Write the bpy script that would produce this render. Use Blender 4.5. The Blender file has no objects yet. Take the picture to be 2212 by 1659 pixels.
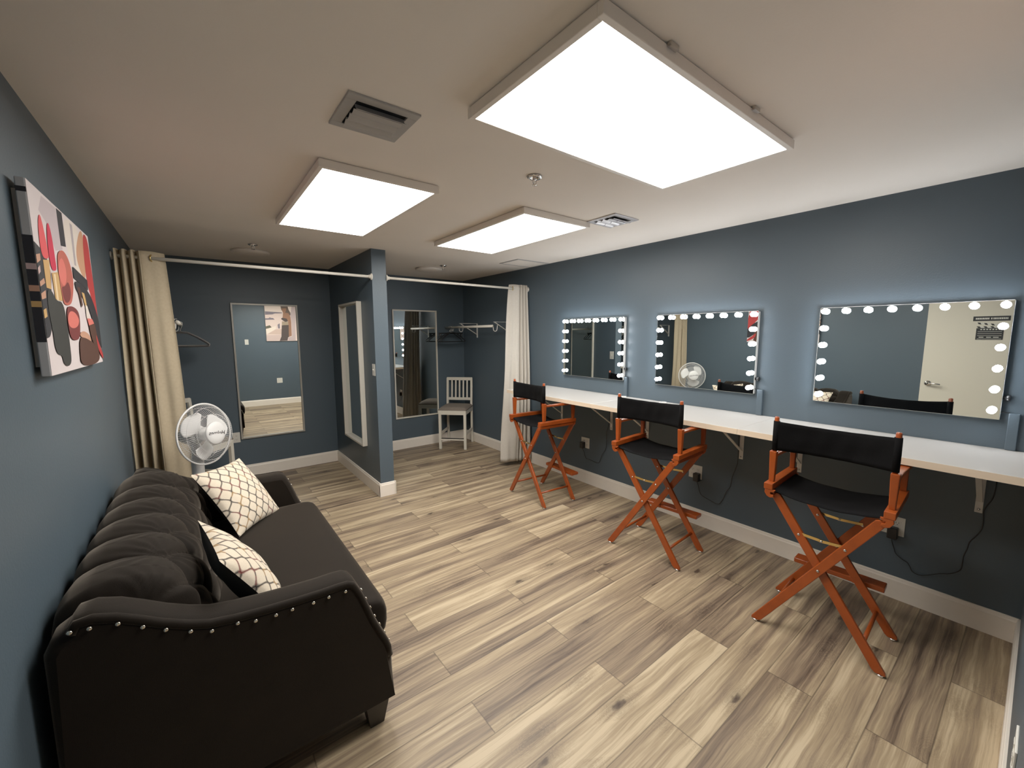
import bpy, bmesh, math, random
from mathutils import Vector, Matrix, Euler
C = bpy.context.scene.collection
PI = math.pi
random.seed(7)
# ---------------------------------------------------------------- room measures (metres)
XL, XR, YB, YP, YN = -0.4120, 3.3168, 5.5331, 3.9817, -0.0468
XPl, XPr, H = 1.3872, 1.5269, 2.44
BH, BT = 0.138, 0.015
YR, ZR = 3.9861, 2.1789
ZC, CD, YC = 1.0219, 0.6038, 3.617

# ---------------------------------------------------------------- materials
def new_mat(name):
    m = bpy.data.materials.new(name); m.use_nodes = True
    nt = m.node_tree; b = nt.nodes['Principled BSDF']
    return m, nt, b
def setin(b, k, v):
    if k in b.inputs: b.inputs[k].default_value = v
def plain(name, col, rough=.5, metal=0, spec=.5, noise=0, nscale=20, bump=0, bscale=200, sheen=0, trans=0, alpha=1, sss=0):
    m, nt, b = new_mat(name)
    c4 = (*col, 1)
    setin(b, 'Base Color', c4); setin(b, 'Roughness', rough); setin(b, 'Metallic', metal)
    setin(b, 'Specular IOR Level', spec)
    if sheen: setin(b, 'Sheen Weight', sheen); setin(b, 'Sheen Roughness', .4); setin(b, 'Sheen Tint', (1, .86, .72, 1))
    if trans: setin(b, 'Transmission Weight', trans)
    if alpha < 1: setin(b, 'Alpha', alpha)
    tc = nt.nodes.new('ShaderNodeTexCoord')
    if noise:
        n = nt.nodes.new('ShaderNodeTexNoise'); n.inputs['Scale'].default_value = nscale; n.inputs['Detail'].default_value = 3
        nt.links.new(tc.outputs['Object'], n.inputs['Vector'])
        mx = nt.nodes.new('ShaderNodeMix'); mx.data_type = 'RGBA'
        mx.inputs['A'].default_value = tuple(x*(1-noise) for x in col)+(1,)
        mx.inputs['B'].default_value = tuple(min(1, x*(1+noise)) for x in col)+(1,)
        nt.links.new(n.outputs['Fac'], mx.inputs['Factor']); nt.links.new(mx.outputs['Result'], b.inputs['Base Color'])
    if bump:
        n2 = nt.nodes.new('ShaderNodeTexNoise'); n2.inputs['Scale'].default_value = bscale; n2.inputs['Detail'].default_value = 2
        nt.links.new(tc.outputs['Object'], n2.inputs['Vector'])
        bp = nt.nodes.new('ShaderNodeBump'); bp.inputs['Strength'].default_value = bump; bp.inputs['Distance'].default_value = .002
        nt.links.new(n2.outputs['Fac'], bp.inputs['Height']); nt.links.new(bp.outputs['Normal'], b.inputs['Normal'])
    return m
def emis(name, col, strength):
    m = bpy.data.materials.new(name); m.use_nodes = True; nt = m.node_tree
    nt.nodes.clear(); e = nt.nodes.new('ShaderNodeEmission'); o = nt.nodes.new('ShaderNodeOutputMaterial')
    e.inputs[0].default_value = (*col, 1); e.inputs[1].default_value = strength
    nt.links.new(e.outputs[0], o.inputs[0]); return m

M = {}
M['wall'] = plain('slate_blue_paint', (.071, .099, .124), .42, spec=.45, noise=.06, nscale=1.5, bump=.25, bscale=120)
M['ceiling'] = plain('ceiling_paint', (.86, .80, .73), .85, spec=.2, noise=.04, nscale=2, bump=.15, bscale=90)
M['trim'] = plain('trim_paint', (.88, .81, .72), .4, noise=.03)
M['door'] = plain('door_paint', (.72, .67, .56), .4)
M['fixture'] = plain('white_fixture_frame', (.85, .79, .72), .4)
M['panel'] = emis('panel_glow', (1, .955, .88), 9.0)
M['bulb'] = emis('bulb_glow', (.93, .965, 1), 27.0)
M['mirror'] = plain('mirror_glass', (.86, .90, .88), 0.0, metal=1)
M['whitemetal'] = plain('white_metal', (.74, .73, .70), .35)
M['frame_white'] = plain('mirror_frame_cream', (.68, .64, .56), .4)
M['frame_grey'] = plain('mirror_frame_silver', (.42, .40, .36), .35, metal=.3)
M['rod'] = plain('rod_enamel', (.74, .70, .62), .3)
M['counter'] = plain('white_laminate', (.64, .61, .57), .12, spec=.5)
M['counter_edge'] = plain('laminate_edge', (.70, .56, .42), .4)
M['curtain'] = plain('linen_curtain', (.46, .38, .265), .9, spec=.1, noise=.10, nscale=60, bump=.5, bscale=350)
M['curtain_pale'] = plain('pale_linen_curtain', (.56, .52, .46), .9, spec=.1, noise=.07, nscale=60, bump=.5, bscale=350)
M['stool_paint'] = plain('stool_white_paint', (.70, .66, .57), .4)
M['stool_seat'] = plain('taupe_upholstery', (.20, .165, .135), .9, noise=.12, nscale=80, bump=.4, bscale=300)
M['chair_wood'] = plain('cherry_stained_wood', (.30, .054, .008), .30, noise=.28, nscale=14)
M['canvas_black'] = plain('black_canvas', (.003, .003, .0035), .9, spec=.12, noise=.2, nscale=200, bump=.6, bscale=500)
M['brass'] = plain('brass', (.75, .55, .22), .25, metal=1)
M['steel'] = plain('steel', (.62, .60, .57), .25, metal=1)
M['chrome'] = plain('chrome', (.75, .72, .70), .12, metal=1)
M['velvet'] = plain('charcoal_velvet', (.0095, .0068, .0048), .8, spec=.12, noise=.25, nscale=9, sheen=.22, bump=.3, bscale=400)
M['sofa_foot'] = plain('sofa_foot_wood', (.012, .009, .007), .4)
M['nail'] = plain('nailhead_metal', (.75, .70, .60), .2, metal=1)
M['pillow_back'] = plain('black_pillow_cloth', (.008, .008, .008), .95, bump=.5, bscale=300)
M['fan'] = plain('fan_white_plastic', (.74, .73, .72), .35)
M['blade'] = plain('fan_blade_plastic', (.78, .77, .76), .3)
M['black_plastic'] = plain('black_plastic', (.012, .012, .013), .35)
M['grey_plastic'] = plain('grey_plastic', (.30, .28, .25), .35)
M['plate'] = plain('wall_plate_white', (.70, .68, .62), .35)
M['slot'] = plain('outlet_slot', (.05, .05, .05), .5)
M['vent'] = plain('vent_grey_enamel', (.42, .41, .40), .35, noise=.05)
M['ventlight'] = plain('vent_light_enamel', (.62, .61, .63), .25, metal=.3)
M['hole'] = plain('vent_dark', (.01, .01, .01), .9)
M['ink'] = plain('black_ink', (.01, .01, .012), .5)
M['canvas_side'] = plain('canvas_side', (.42, .42, .43), .8)
for k, c in dict(p_bg=(.66,.58,.58), p_lilac=(.50,.42,.44), p_dark=(.014,.013,.018), p_cream=(.68,.60,.53), p_grey=(.38,.33,.34), p_tan=(.50,.26,.15),
                 p_red=(.40,.03,.03), p_skin=(.50,.26,.17), p_gold=(.56,.33,.12), p_lightgold=(.80,.62,.38), p_pink=(.50,.34,.33),
                 p_pinkred=(.70,.07,.08), p_crimson=(.55,.01,.05), p_black=(.02,.02,.018), p_copper=(.45,.10,.07), p_salmon=(.66,.15,.12),
                 p_maroon=(.15,.02,.02), p_brown=(.07,.025,.015),
                 q_bg=(.72,.56,.50), q_sky=(.80,.66,.58), q_slate=(.20,.17,.20), q_green=(.10,.09,.06), q_white=(.80,.68,.58), q_rose=(.58,.42,.35),
                 q_rose2=(.60,.45,.41), q_hair=(.13,.09,.07), q_skin=(.30,.15,.09), q_skin2=(.34,.26,.18), q_black=(.07,.05,.045), q_mauve=(.50,.39,.38)).items():
    M[k] = plain('print_'+k[2:], c, .7)

class NG:
    """tiny node helper"""
    def __init__(s, nt): s.nt = nt
    def n(s, t, **kw):
        nd = s.nt.nodes.new(t)
        for k, v in kw.items(): setattr(nd, k, v)
        return nd
    def link(s, v, sock):
        if isinstance(v, (int, float, tuple)): sock.default_value = v
        else: s.nt.links.new(v, sock)
    def m(s, op, a, b=0.0, c=0.0):
        nd = s.n('ShaderNodeMath', operation=op)
        s.link(a, nd.inputs[0]); s.link(b, nd.inputs[1]); s.link(c, nd.inputs[2]); return nd.outputs[0]
    def xyz(s, x, y, z):
        nd = s.n('ShaderNodeCombineXYZ'); s.link(x, nd.inputs[0]); s.link(y, nd.inputs[1]); s.link(z, nd.inputs[2]); return nd.outputs[0]
    def noise(s, vec, scale, detail=3, rough=.5, dist=0):
        nd = s.n('ShaderNodeTexNoise'); s.link(vec, nd.inputs['Vector']); nd.inputs['Scale'].default_value = scale
        nd.inputs['Detail'].default_value = detail; nd.inputs['Roughness'].default_value = rough; nd.inputs['Distortion'].default_value = dist
        return nd.outputs['Fac']
    def ramp(s, fac, stops, interp='LINEAR'):
        nd = s.n('ShaderNodeValToRGB'); s.link(fac, nd.inputs[0]); cr = nd.color_ramp; cr.interpolation = interp
        while len(cr.elements) < len(stops): cr.elements.new(.5)
        for e, (p, c) in zip(cr.elements, stops): e.position = p; e.color = (*c, 1) if len(c) == 3 else c
        return nd.outputs[0]
    def mix(s, f, a, b, mode='MIX'):
        nd = s.n('ShaderNodeMix', data_type='RGBA', blend_type=mode)
        s.link(f, nd.inputs['Factor']); s.link(a, nd.inputs['A']); s.link(b, nd.inputs['B']); return nd.outputs['Result']

def floor_mat():
    m, nt, b = new_mat('oak_vinyl_planks'); g = NG(nt)
    tc = g.n('ShaderNodeTexCoord'); sp = g.n('ShaderNodeSeparateXYZ'); nt.links.new(tc.outputs['Object'], sp.inputs[0])
    X, Y = sp.outputs[0], sp.outputs[1]
    W, L = .1845, 1.225
    ry = g.m('DIVIDE', g.m('SUBTRACT', Y, .685), W); row = g.m('FLOOR', ry); fv = g.m('SUBTRACT', ry, row)
    par = g.m('FLOORED_MODULO', row, 2.0)
    off = g.m('ADD', g.m('MULTIPLY', par, -.6125), 1.4725)
    rx = g.m('DIVIDE', g.m('SUBTRACT', X, off), L); col = g.m('FLOOR', rx); fu = g.m('SUBTRACT', rx, col)
    idv = g.xyz(g.m('ADD', row, 31.3), g.m('ADD', col, 17.7), 0.0)
    wn = g.n('ShaderNodeTexWhiteNoise', noise_dimensions='3D'); nt.links.new(idv, wn.inputs['Vector'])
    sr = g.n('ShaderNodeSeparateColor'); nt.links.new(wn.outputs['Color'], sr.inputs[0])
    r1, r2, r3 = sr.outputs[0], sr.outputs[1], sr.outputs[2]
    # plank-local coordinates, each plank its own piece of wood
    lx = g.m('ADD', X, g.m('MULTIPLY', r1, 37.0)); ly = g.m('ADD', Y, g.m('MULTIPLY', r2, 23.0)); lz = g.m('MULTIPLY', r3, 11.0)
    wob = g.m('MULTIPLY', g.m('SUBTRACT', g.noise(g.xyz(g.m('MULTIPLY', lx, 1.0), g.m('MULTIPLY', ly, 3.0), lz), 2.2, 2), .5), .040)
    lyw = g.m('ADD', ly, wob)
    broad = g.noise(g.xyz(g.m('MULTIPLY', lx, .40), g.m('MULTIPLY', lyw, 11.0), lz), 1.6, 3, .5)
    mid = g.noise(g.xyz(g.m('MULTIPLY', lx, 1.3), g.m('MULTIPLY', lyw, 42.0), lz), 2.0, 4, .6)
    fine = g.noise(g.xyz(g.m('MULTIPLY', lx, 5.0), g.m('MULTIPLY', lyw, 190.0), lz), 2.0, 3, .6)
    # knots
    vo = g.n('ShaderNodeTexVoronoi', feature='F1'); vo.inputs['Scale'].default_value = 1.0
    g.link(g.xyz(g.m('MULTIPLY', lx, 3.0), g.m('MULTIPLY', lyw, 7.0), lz), vo.inputs['Vector'])
    dk = g.m('ADD', vo.outputs['Distance'], g.m('MULTIPLY', g.m('SUBTRACT', g.noise(g.xyz(g.m('MULTIPLY', lx, 10.0), g.m('MULTIPLY', ly, 30.0), lz), 2.0, 3), .5), .25))
    vr = g.n('ShaderNodeSeparateColor'); nt.links.new(vo.outputs['Color'], vr.inputs[0])
    has = g.m('GREATER_THAN', vr.outputs[0], .42)
    knot = g.m('MULTIPLY', has, g.ramp(dk, [(.0, (1, 1, 1)), (.07, (.85, .85, .85)), (.12, (.35, .35, .35)), (.22, (.12, .12, .12)), (.40, (0, 0, 0))]))
    ring = g.m('MULTIPLY', g.m('MULTIPLY', has, g.ramp(dk, [(.1, (0, 0, 0)), (.2, (1, 1, 1)), (.55, (0, 0, 0))])), g.m('ABSOLUTE', g.m('SINE', g.m('MULTIPLY', dk, 70.0))))
    t = g.m('ADD', g.m('MULTIPLY', broad, .75), g.m('MULTIPLY', mid, .45))
    t = g.m('ADD', t, g.m('MULTIPLY', g.m('SUBTRACT', r3, .5), .16))
    t = g.m('ADD', t, g.m('MULTIPLY', g.m('SUBTRACT', fine, .5), .14))
    t = g.m('SUBTRACT', t, g.m('MULTIPLY', ring, .07))
    c = g.ramp(t, [(.35, (.080, .055, .040)), (.46, (.165, .118, .082)), (.55, (.250, .184, .122)), (.65, (.355, .268, .168)), (.78, (.54, .43, .285))])
    c = g.mix(knot, c, (.055, .036, .026, 1))
    su = g.m('MULTIPLY', g.m('MINIMUM', fu, g.m('SUBTRACT', 1.0, fu)), L); sv = g.m('MULTIPLY', g.m('MINIMUM', fv, g.m('SUBTRACT', 1.0, fv)), W)
    seam = g.m('MINIMUM', su, sv)
    sm = g.ramp(seam, [(.0, (1, 1, 1)), (.0010, (.85, .85, .85)), (.0026, (0, 0, 0))])
    c = g.mix(g.m('MULTIPLY', sm, .75), c, (.07, .05, .035, 1))
    nt.links.new(c, b.inputs['Base Color'])
    rr = g.m('ADD', g.m('MULTIPLY', mid, .22), .34); nt.links.new(rr, b.inputs['Roughness'])
    setin(b, 'Specular IOR Level', .4)
    bp = g.n('ShaderNodeBump'); bp.inputs['Strength'].default_value = .35; bp.inputs['Distance'].default_value = .0015
    hh = g.m('SUBTRACT', g.m('MULTIPLY', fine, .4), sm); nt.links.new(hh, bp.inputs['Height']); nt.links.new(bp.outputs['Normal'], b.inputs['Normal'])
    return m
M['floor'] = floor_mat()

def pillow_mat():
    m, nt, b = new_mat('lattice_pillow_cloth'); g = NG(nt)
    tc = g.n('ShaderNodeTexCoord'); sp = g.n('ShaderNodeSeparateXYZ'); nt.links.new(tc.outputs['Object'], sp.inputs[0])
    Y, Z = sp.outputs[1], sp.outputs[2]
    wn = g.n('ShaderNodeTexNoise'); nt.links.new(tc.outputs['Object'], wn.inputs['Vector']); wn.inputs['Scale'].default_value = 30
    Yw = g.m('ADD', Y, g.m('MULTIPLY', g.m('SUBTRACT', wn.outputs['Fac'], .5), .006))
    p, h = .034, .088
    th = g.m('MULTIPLY', g.m('SINE', g.m('MULTIPLY', Z, 2*PI/h)), p*.5)
    def fam(u): # distance to nearest line with period 2p
        q = g.m('DIVIDE', u, 2*p); q = g.m('SUBTRACT', g.m('FRACT', g.m('ADD', q, 40.5)), .5)
        return g.m('MULTIPLY', g.m('ABSOLUTE', q), 2*p)
    d = g.m('MINIMUM', fam(g.m('SUBTRACT', Yw, th)), fam(g.m('SUBTRACT', g.m('ADD', Yw, th), p)))
    line = g.ramp(d, [(.0, (1, 1, 1)), (.0034, (1, 1, 1)), (.0046, (0, 0, 0))])
    n2 = g.noise(tc.outputs['Object'], 14, 1)
    lc = g.ramp(n2, [(.34, (.26, .14, .04)), (.40, (.006, .004, .008)), (.55, (.008, .005, .008)), (.60, (.11, .006, .010))], 'CONSTANT')
    cl = g.mix(g.noise(tc.outputs['Object'], 260, 2), (.60, .50, .38, 1), (.78, .69, .56, 1))
    nt.links.new(g.mix(line, cl, lc), b.inputs['Base Color']); setin(b, 'Roughness', .9); setin(b, 'Specular IOR Level', .15)
    return m
M['lattice'] = pillow_mat()

# ---------------------------------------------------------------- geometry helpers
class MB:
    def __init__(s): s.v = []; s.f = []; s.mi = []; s.sm = []
    def add(s, vs, fs, mi=0, smooth=False):
        o = len(s.v); s.v += [tuple(v) for v in vs]
        for f in fs: s.f.append(tuple(i+o for i in f)); s.mi.append(mi); s.sm.append(smooth)
        return s
    def box(s, x0, x1, y0, y1, z0, z1, mi=0, mat=None):
        vs = [Vector((x, y, z)) for x in (x0, x1) for y in (y0, y1) for z in (z0, z1)]
        if mat: vs = [mat @ v for v in vs]
        return s.add(vs, [(0,1,3,2),(4,6,7,5),(0,4,5,1),(2,3,7,6),(0,2,6,4),(1,5,7,3)], mi)
    def beam(s, a, b, w, t, up=(0,0,1), mi=0, w2=None, t2=None):
        """rectangular bar from a to b, w across 'side', t along 'up-ish'"""
        a, b = Vector(a), Vector(b); d = (b-a).normalized(); up = Vector(up)
        sd = d.cross(up).normalized(); u = sd.cross(d).normalized()
        w2 = w if w2 is None else w2; t2 = t if t2 is None else t2
        vs = []
        for P, ww, tt in ((a, w, t), (b, w2, t2)):
            for i, j in ((-1,-1),(1,-1),(1,1),(-1,1)): vs.append(P+sd*i*ww/2+u*j*tt/2)
        return s.add(vs, [(3,2,1,0),(4,5,6,7),(0,1,5,4),(1,2,6,5),(2,3,7,6),(3,0,4,7)], mi)
    def prism(s, pts, axis, a, b, mi=0):
        """extrude 2-D polygon along axis 0/1/2 between a and b"""
        def P(p, t):
            q = list(p); q.insert(axis, t); return q
        n = len(pts); vs = [P(p, a) for p in pts]+[P(p, b) for p in pts]
        fs = [tuple(range(n))[::-1], tuple(range(n, 2*n))]+[(i, (i+1) % n, n+(i+1) % n, n+i) for i in range(n)]
        return s.add(vs, fs, mi)
    def tube(s, pts, r, n=8, mi=0, cap=True, radii=None, closed=False):
        pts = [Vector(p) for p in pts]; N = len(pts); vs = []
        prev = None
        for i, p in enumerate(pts):
            if closed: d = pts[(i+1) % N]-pts[i-1]
            else: d = pts[min(i+1, N-1)]-pts[max(i-1, 0)]
            if d.length < 1e-9: d = Vector((0,0,1))
            d.normalize()
            if prev is None:
                u = d.orthogonal().normalized()
            else:
                u = prev-d*prev.dot(d)
                u = u.normalized() if u.length > 1e-6 else d.orthogonal().normalized()
            prev = u; w = d.cross(u); rr = radii[i] if radii else r
            for k in range(n):
                a = 2*PI*k/n; vs.append(p+(u*math.cos(a)+w*math.sin(a))*rr)
        fs = []
        for i in range(N if closed else N-1):
            j = (i+1) % N
            for k in range(n): fs.append((i*n+k, i*n+(k+1) % n, j*n+(k+1) % n, j*n+k))
        if cap and not closed: fs += [tuple(range(n))[::-1], tuple(range((N-1)*n, N*n))]
        return s.add(vs, fs, mi, True)
    def lathe(s, prof, c=(0,0,0), axis=(0,0,1), n=32, mi=0, smooth=True):
        """prof list of (r, h) along axis"""
        c = Vector(c); ax = Vector(axis).normalized(); u = ax.orthogonal().normalized(); w = ax.cross(u); vs = []; fs = []
        for r, h in prof:
            for k in range(n):
                a = 2*PI*k/n; vs.append(c+ax*h+(u*math.cos(a)+w*math.sin(a))*max(r, 1e-5))
        for i in range(len(prof)-1):
            for k in range(n): fs.append((i*n+k, i*n+(k+1) % n, (i+1)*n+(k+1) % n, (i+1)*n+k))
        fs += [tuple(range(n))[::-1], tuple(range((len(prof)-1)*n, len(prof)*n))]
        return s.add(vs, fs, mi, smooth)
    def build(s, name, mats, parent=None, bevel=0, segs=2, autosmooth=False, loc=None, rot=None):
        me = bpy.data.meshes.new(name); me.from_pydata(s.v, [], s.f); me.update()
        if not isinstance(mats, (list, tuple)): mats = [mats]
        for m in mats: me.materials.append(M[m] if isinstance(m, str) else m)
        for p, mi, sm in zip(me.polygons, s.mi, s.sm): p.material_index = mi; p.use_smooth = sm
        bm = bmesh.new(); bm.from_mesh(me); bmesh.ops.recalc_face_normals(bm, faces=bm.faces); bm.to_mesh(me); bm.free()
        o = bpy.data.objects.new(name, me); C.objects.link(o)
        if parent: o.parent = parent
        if loc: o.location = loc
        if rot: o.rotation_euler = rot
        if bevel:
            b = o.modifiers.new('bevel', 'BEVEL'); b.width = bevel; b.segments = segs; b.limit_method = 'ANGLE'; b.angle_limit = math.radians(40)
            b.harden_normals = False
        return o
def tag(o, label=None, cat=None, group=None, kind=None):
    if label: o['label'] = label
    if cat: o['category'] = cat
    if group: o['group'] = group
    if kind: o['kind'] = kind
    return o
def empty(name, loc=(0,0,0), rz=0, label=None, cat=None, group=None):
    o = bpy.data.objects.new(name, None); C.objects.link(o); o.location = loc; o.rotation_euler = (0, 0, rz)
    o.empty_display_size = .1
    return tag(o, label, cat, group)
def kids(o): return [c for c in list(bpy.data.objects) if c.parent == o]
def copy_tree(o, parent=None, label=None):
    c = o.copy(); C.objects.link(c); c.parent = parent
    if label: c['label'] = label
    for k in kids(o): copy_tree(k, c)
    return c
def struct(o): o['kind'] = 'structure'; return o
def text_mesh(name, body, size, mat, parent, loc, rot, extrude=.0004, align='CENTER'):
    cu = bpy.data.curves.new(name, 'FONT'); cu.body = body; cu.size = size; cu.align_x = align; cu.align_y = 'CENTER'; cu.extrude = extrude
    t = bpy.data.objects.new(name+'_src', cu); C.objects.link(t)
    dg = bpy.context.evaluated_depsgraph_get(); me = bpy.data.meshes.new_from_object(t.evaluated_get(dg)); me.name = name
    me.materials.clear(); me.materials.append(M[mat])
    o = bpy.data.objects.new(name, me); C.objects.link(o); o.parent = parent; o.location = loc; o.rotation_euler = rot
    bpy.data.objects.remove(t); return o

# ---------------------------------------------------------------- the room
T = .10
struct(MB().box(XL-T, XR+T, YN-T, YB+T, -T, 0).build('floor', 'floor'))
struct(MB().box(XL-T, XR+T, YN-T, YB+T, H, H+T).build('ceiling', 'ceiling'))
struct(MB().box(XL-T, XL, YN-T, YB+T, 0, H).build('wall_left', 'wall'))
struct(MB().box(XR, XR+T, YN-T, YB+T, 0, H).build('wall_right', 'wall'))
struct(MB().box(XL, XR, YB, YB+T, 0, H).build('wall_back', 'wall'))
struct(MB().box(XL, XR, YN-T, YN, 0, H).build('wall_front', 'wall'))
struct(MB().box(XPl, XPr, YP, YB, 0, H).build('wall_partition', 'wall'))
def baseboard(name, segs):
    mb = MB()
    for x0, y0, x1, y1, nx, ny in segs:   # wall line and the normal into the room
        a = Vector((x0, y0, 0)); b = Vector((x1, y1, 0)); n = Vector((nx, ny, 0))
        prof = [(0, 0), (BT, 0), (BT, BH-.022), (BT-.004, BH-.014), (BT-.005, BH-.004), (BT-.008, BH), (0, BH)]
        vs = [a+n*p+Vector((0,0,h)) for p, h in prof]+[b+n*p+Vector((0,0,h)) for p, h in prof]; k = len(prof)
        mb.add(vs, [tuple(range(k)), tuple(range(k, 2*k))[::-1]]+[(i, (i+1) % k, k+(i+1) % k, k+i) for i in range(k)])
    return struct(mb.build(name, 'trim'))
baseboard('baseboard_left', [(XL, .93, XL, YB, 1, 0)])
baseboard('baseboard_right', [(XR, YN, XR, YB, -1, 0)])
baseboard('baseboard_back', [(XL, YB, XPl, YB, 0, -1), (XPr, YB, XR, YB, 0, -1)])
baseboard('baseboard_front', [(XL, YN, XR, YN, 0, 1)])
baseboard('baseboard_partition', [(XPl, YP-BT, XPl, YB, -1, 0), (XPr, YP-BT, XPr, YB, 1, 0), (XPl-BT, YP, XPr+BT, YP, 0, -1)])
# door in the left wall (seen in the vanity mirror)
dr = struct(MB().box(XL, XL+.012, .02, .905, .008, 2.06).build('door_1', 'door', bevel=.003))
hb = MB(); hb.lathe([(.033, 0), (.033, .006), (.024, .012), (.012, .018), (.012, .045)], (XL+.012, .84, 1.03), (1,0,0), 24)
hb.tube([(XL+.055, .84, 1.03), (XL+.062, .82, 1.03), (XL+.062, .78, 1.031), (XL+.060, .73, 1.026)], .009, 10)
hb.build('door_handle', 'chrome', dr)
# ceiling access hatch
ha = MB()
hx0, hx1, hy0, hy1 = 2.86, 3.28, 3.60, 3.90
for b_ in ((hx0-.02, hx1+.02, hy0-.02, hy0), (hx0-.02, hx1+.02, hy1, hy1+.02), (hx0-.02, hx0, hy0, hy1), (hx1, hx1+.02, hy0, hy1)):
    ha.box(*b_, H-.006, H)
o = ha.build('ceiling_hatch_frame', 'vent')
t = empty('ceiling_hatch', (3.07, 3.75, H), label='flat rectangular access hatch in ceiling near right wall, beside far ceiling light', cat='hatch')
o.parent = t; o.location = (-3.07, -3.75, -H); o.name = 'frame'
MB().box(hx0-3.07, hx1-3.07, hy0-3.75, hy1-3.75, -.004, 0).build('panel', 'ceiling', t)

# ---------------------------------------------------------------- ceiling light panels
LP = [('largest glowing white ceiling panel light, nearest the camera', .8652, 2.0451, .7497, 1.3327),
      ('glowing rectangular ceiling panel light to the left, before the partition wall', .5360, 1.1094, 2.1388, 3.3564),
      ('glowing ceiling panel light in the middle, beside the small right air vent', 1.7499, 2.3283, 2.1351, 3.3377)]
for lab, x0, x1, y0, y1 in LP:
    cx, cy = (x0+x1)/2, (y0+y1)/2
    t = empty('ceiling_light', (cx, cy, H), label=lab, cat='ceiling light', group='panel lights on the ceiling')
    hx, hy = (x1-x0)/2, (y1-y0)/2; b = .021; zz = -.0405
    fr = MB()
    for q in ((-hx-b, hx+b, -hy-b, -hy), (-hx-b, hx+b, hy, hy+b), (-hx-b, -hx, -hy, hy), (hx, hx+b, -hy, hy)): fr.box(*q, zz-.0015, -.006)
    fr.box(-hx-b+.004, hx+b-.004, -hy-b+.004, hy+b-.004, -.012, -.001)
    fr.build('frame', 'fixture', t, bevel=.002)
    MB().box(-hx, hx, -hy, hy, zz, zz+.004).build('diffuser', 'panel', t)
    if cy < 1.1:
        for yy in (-.32, .22):
            MB().box(yy-.02, yy+.02, -hy-b-.012, -hy-b, -.014, -.001).build('clip', 'steel', t)

# ---------------------------------------------------------------- ceiling vents, sprinklers, round lights
def vent(lab, cx, cy, s, angs, mat, two):
    t = empty('ceiling_vent', (cx, cy, H), label=lab, cat='air vent', group='air vents in the ceiling')
    fr = MB(); i = s*.355
    for q in ((-s/2, s/2, -s/2, -i), (-s/2, s/2, i, s/2), (-s/2, -i, -i, i), (i, s/2, -i, i)): fr.box(*q, -.008, 0)
    fr.build('frame', mat, t, bevel=.002)
    MB().box(-i, i, -i, i, -.0015, 0).build('opening', 'hole', t)
    n = 4
    for k in range(n):
        y = -i+(k+.5)*2*i/n; a = angs[k]
        pr = []
        for j in range(9):
            tt = (j/8-.5); pr.append((y+tt*.050*math.cos(a), -.010+tt*.050*math.sin(a)-.010*math.cos(tt*PI)))
        pts = pr+[(p[0], p[1]+.0018) for p in pr[::-1]]
        if two: 
            MB().prism(pts, 0, -i*.98, -.003).build('louver', mat, t); MB().prism(pts, 0, .003, i*.98).build('louver', mat, t)
        else: MB().prism(pts, 0, -i*.97, i*.97).build('louver', mat, t)
vent('square grey louvred air vent in ceiling, left of the largest light', .603, 1.632, .262, (.9, .15, -.05, -.2), 'vent', False)
vent('small bright louvred air vent beside the middle ceiling light, near right wall', 2.448, 1.992, .262, (.5, .2, -.3, -.5), 'ventlight', True)
def sprinkler(lab, x, y):
    t = empty('sprinkler', (x, y, H), label=lab, cat='sprinkler', group='fire sprinklers in the ceiling')
    MB().lathe([(.016, 0), (.038, -.001), (.040, -.006), (.034, -.010), (.020, -.008), (.012, -.003)], n=28).build('escutcheon', 'chrome', t)
    b = MB(); b.lathe([(.010, 0), (.010, -.018), (.006, -.020)], n=14)
    for sx in (-1, 1): b.tube([(sx*.009, 0, -.016), (sx*.013, 0, -.028), (sx*.004, 0, -.044)], .0025, 6)
    b.build('body', 'chrome', t)
    MB().lathe([(.014, -.044), (.014, -.046), (.002, -.047)], n=20).build('deflector', 'chrome', t)
sprinkler('small chrome fire sprinkler in mid ceiling between the three panel lights', 1.461, 1.701)
sprinkler('tiny fire sprinkler by the round light in the left changing cubicle', .483, 4.435)
sprinkler('tiny fire sprinkler by the round light in the right changing cubicle', 2.391, 4.432)
for lab, x, y in (('round unlit flush ceiling light in the left changing cubicle', .50, 4.80), ('round unlit flush ceiling light in the right changing cubicle', 2.36, 4.74)):
    t = empty('round_ceiling_light', (x, y, H), label=lab, cat='ceiling light', group='round lights in the cubicles')
    MB().lathe([(.155, 0), (.162, -.004), (.162, -.020), (.155, -.026), (.140, -.026)], n=48).build('rim', 'fixture', t)
    MB().lathe([(.140, -.024), (.135, -.028), (.05, -.030), (.001, -.030)], n=48).build('lens', 'ceiling', t)
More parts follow.
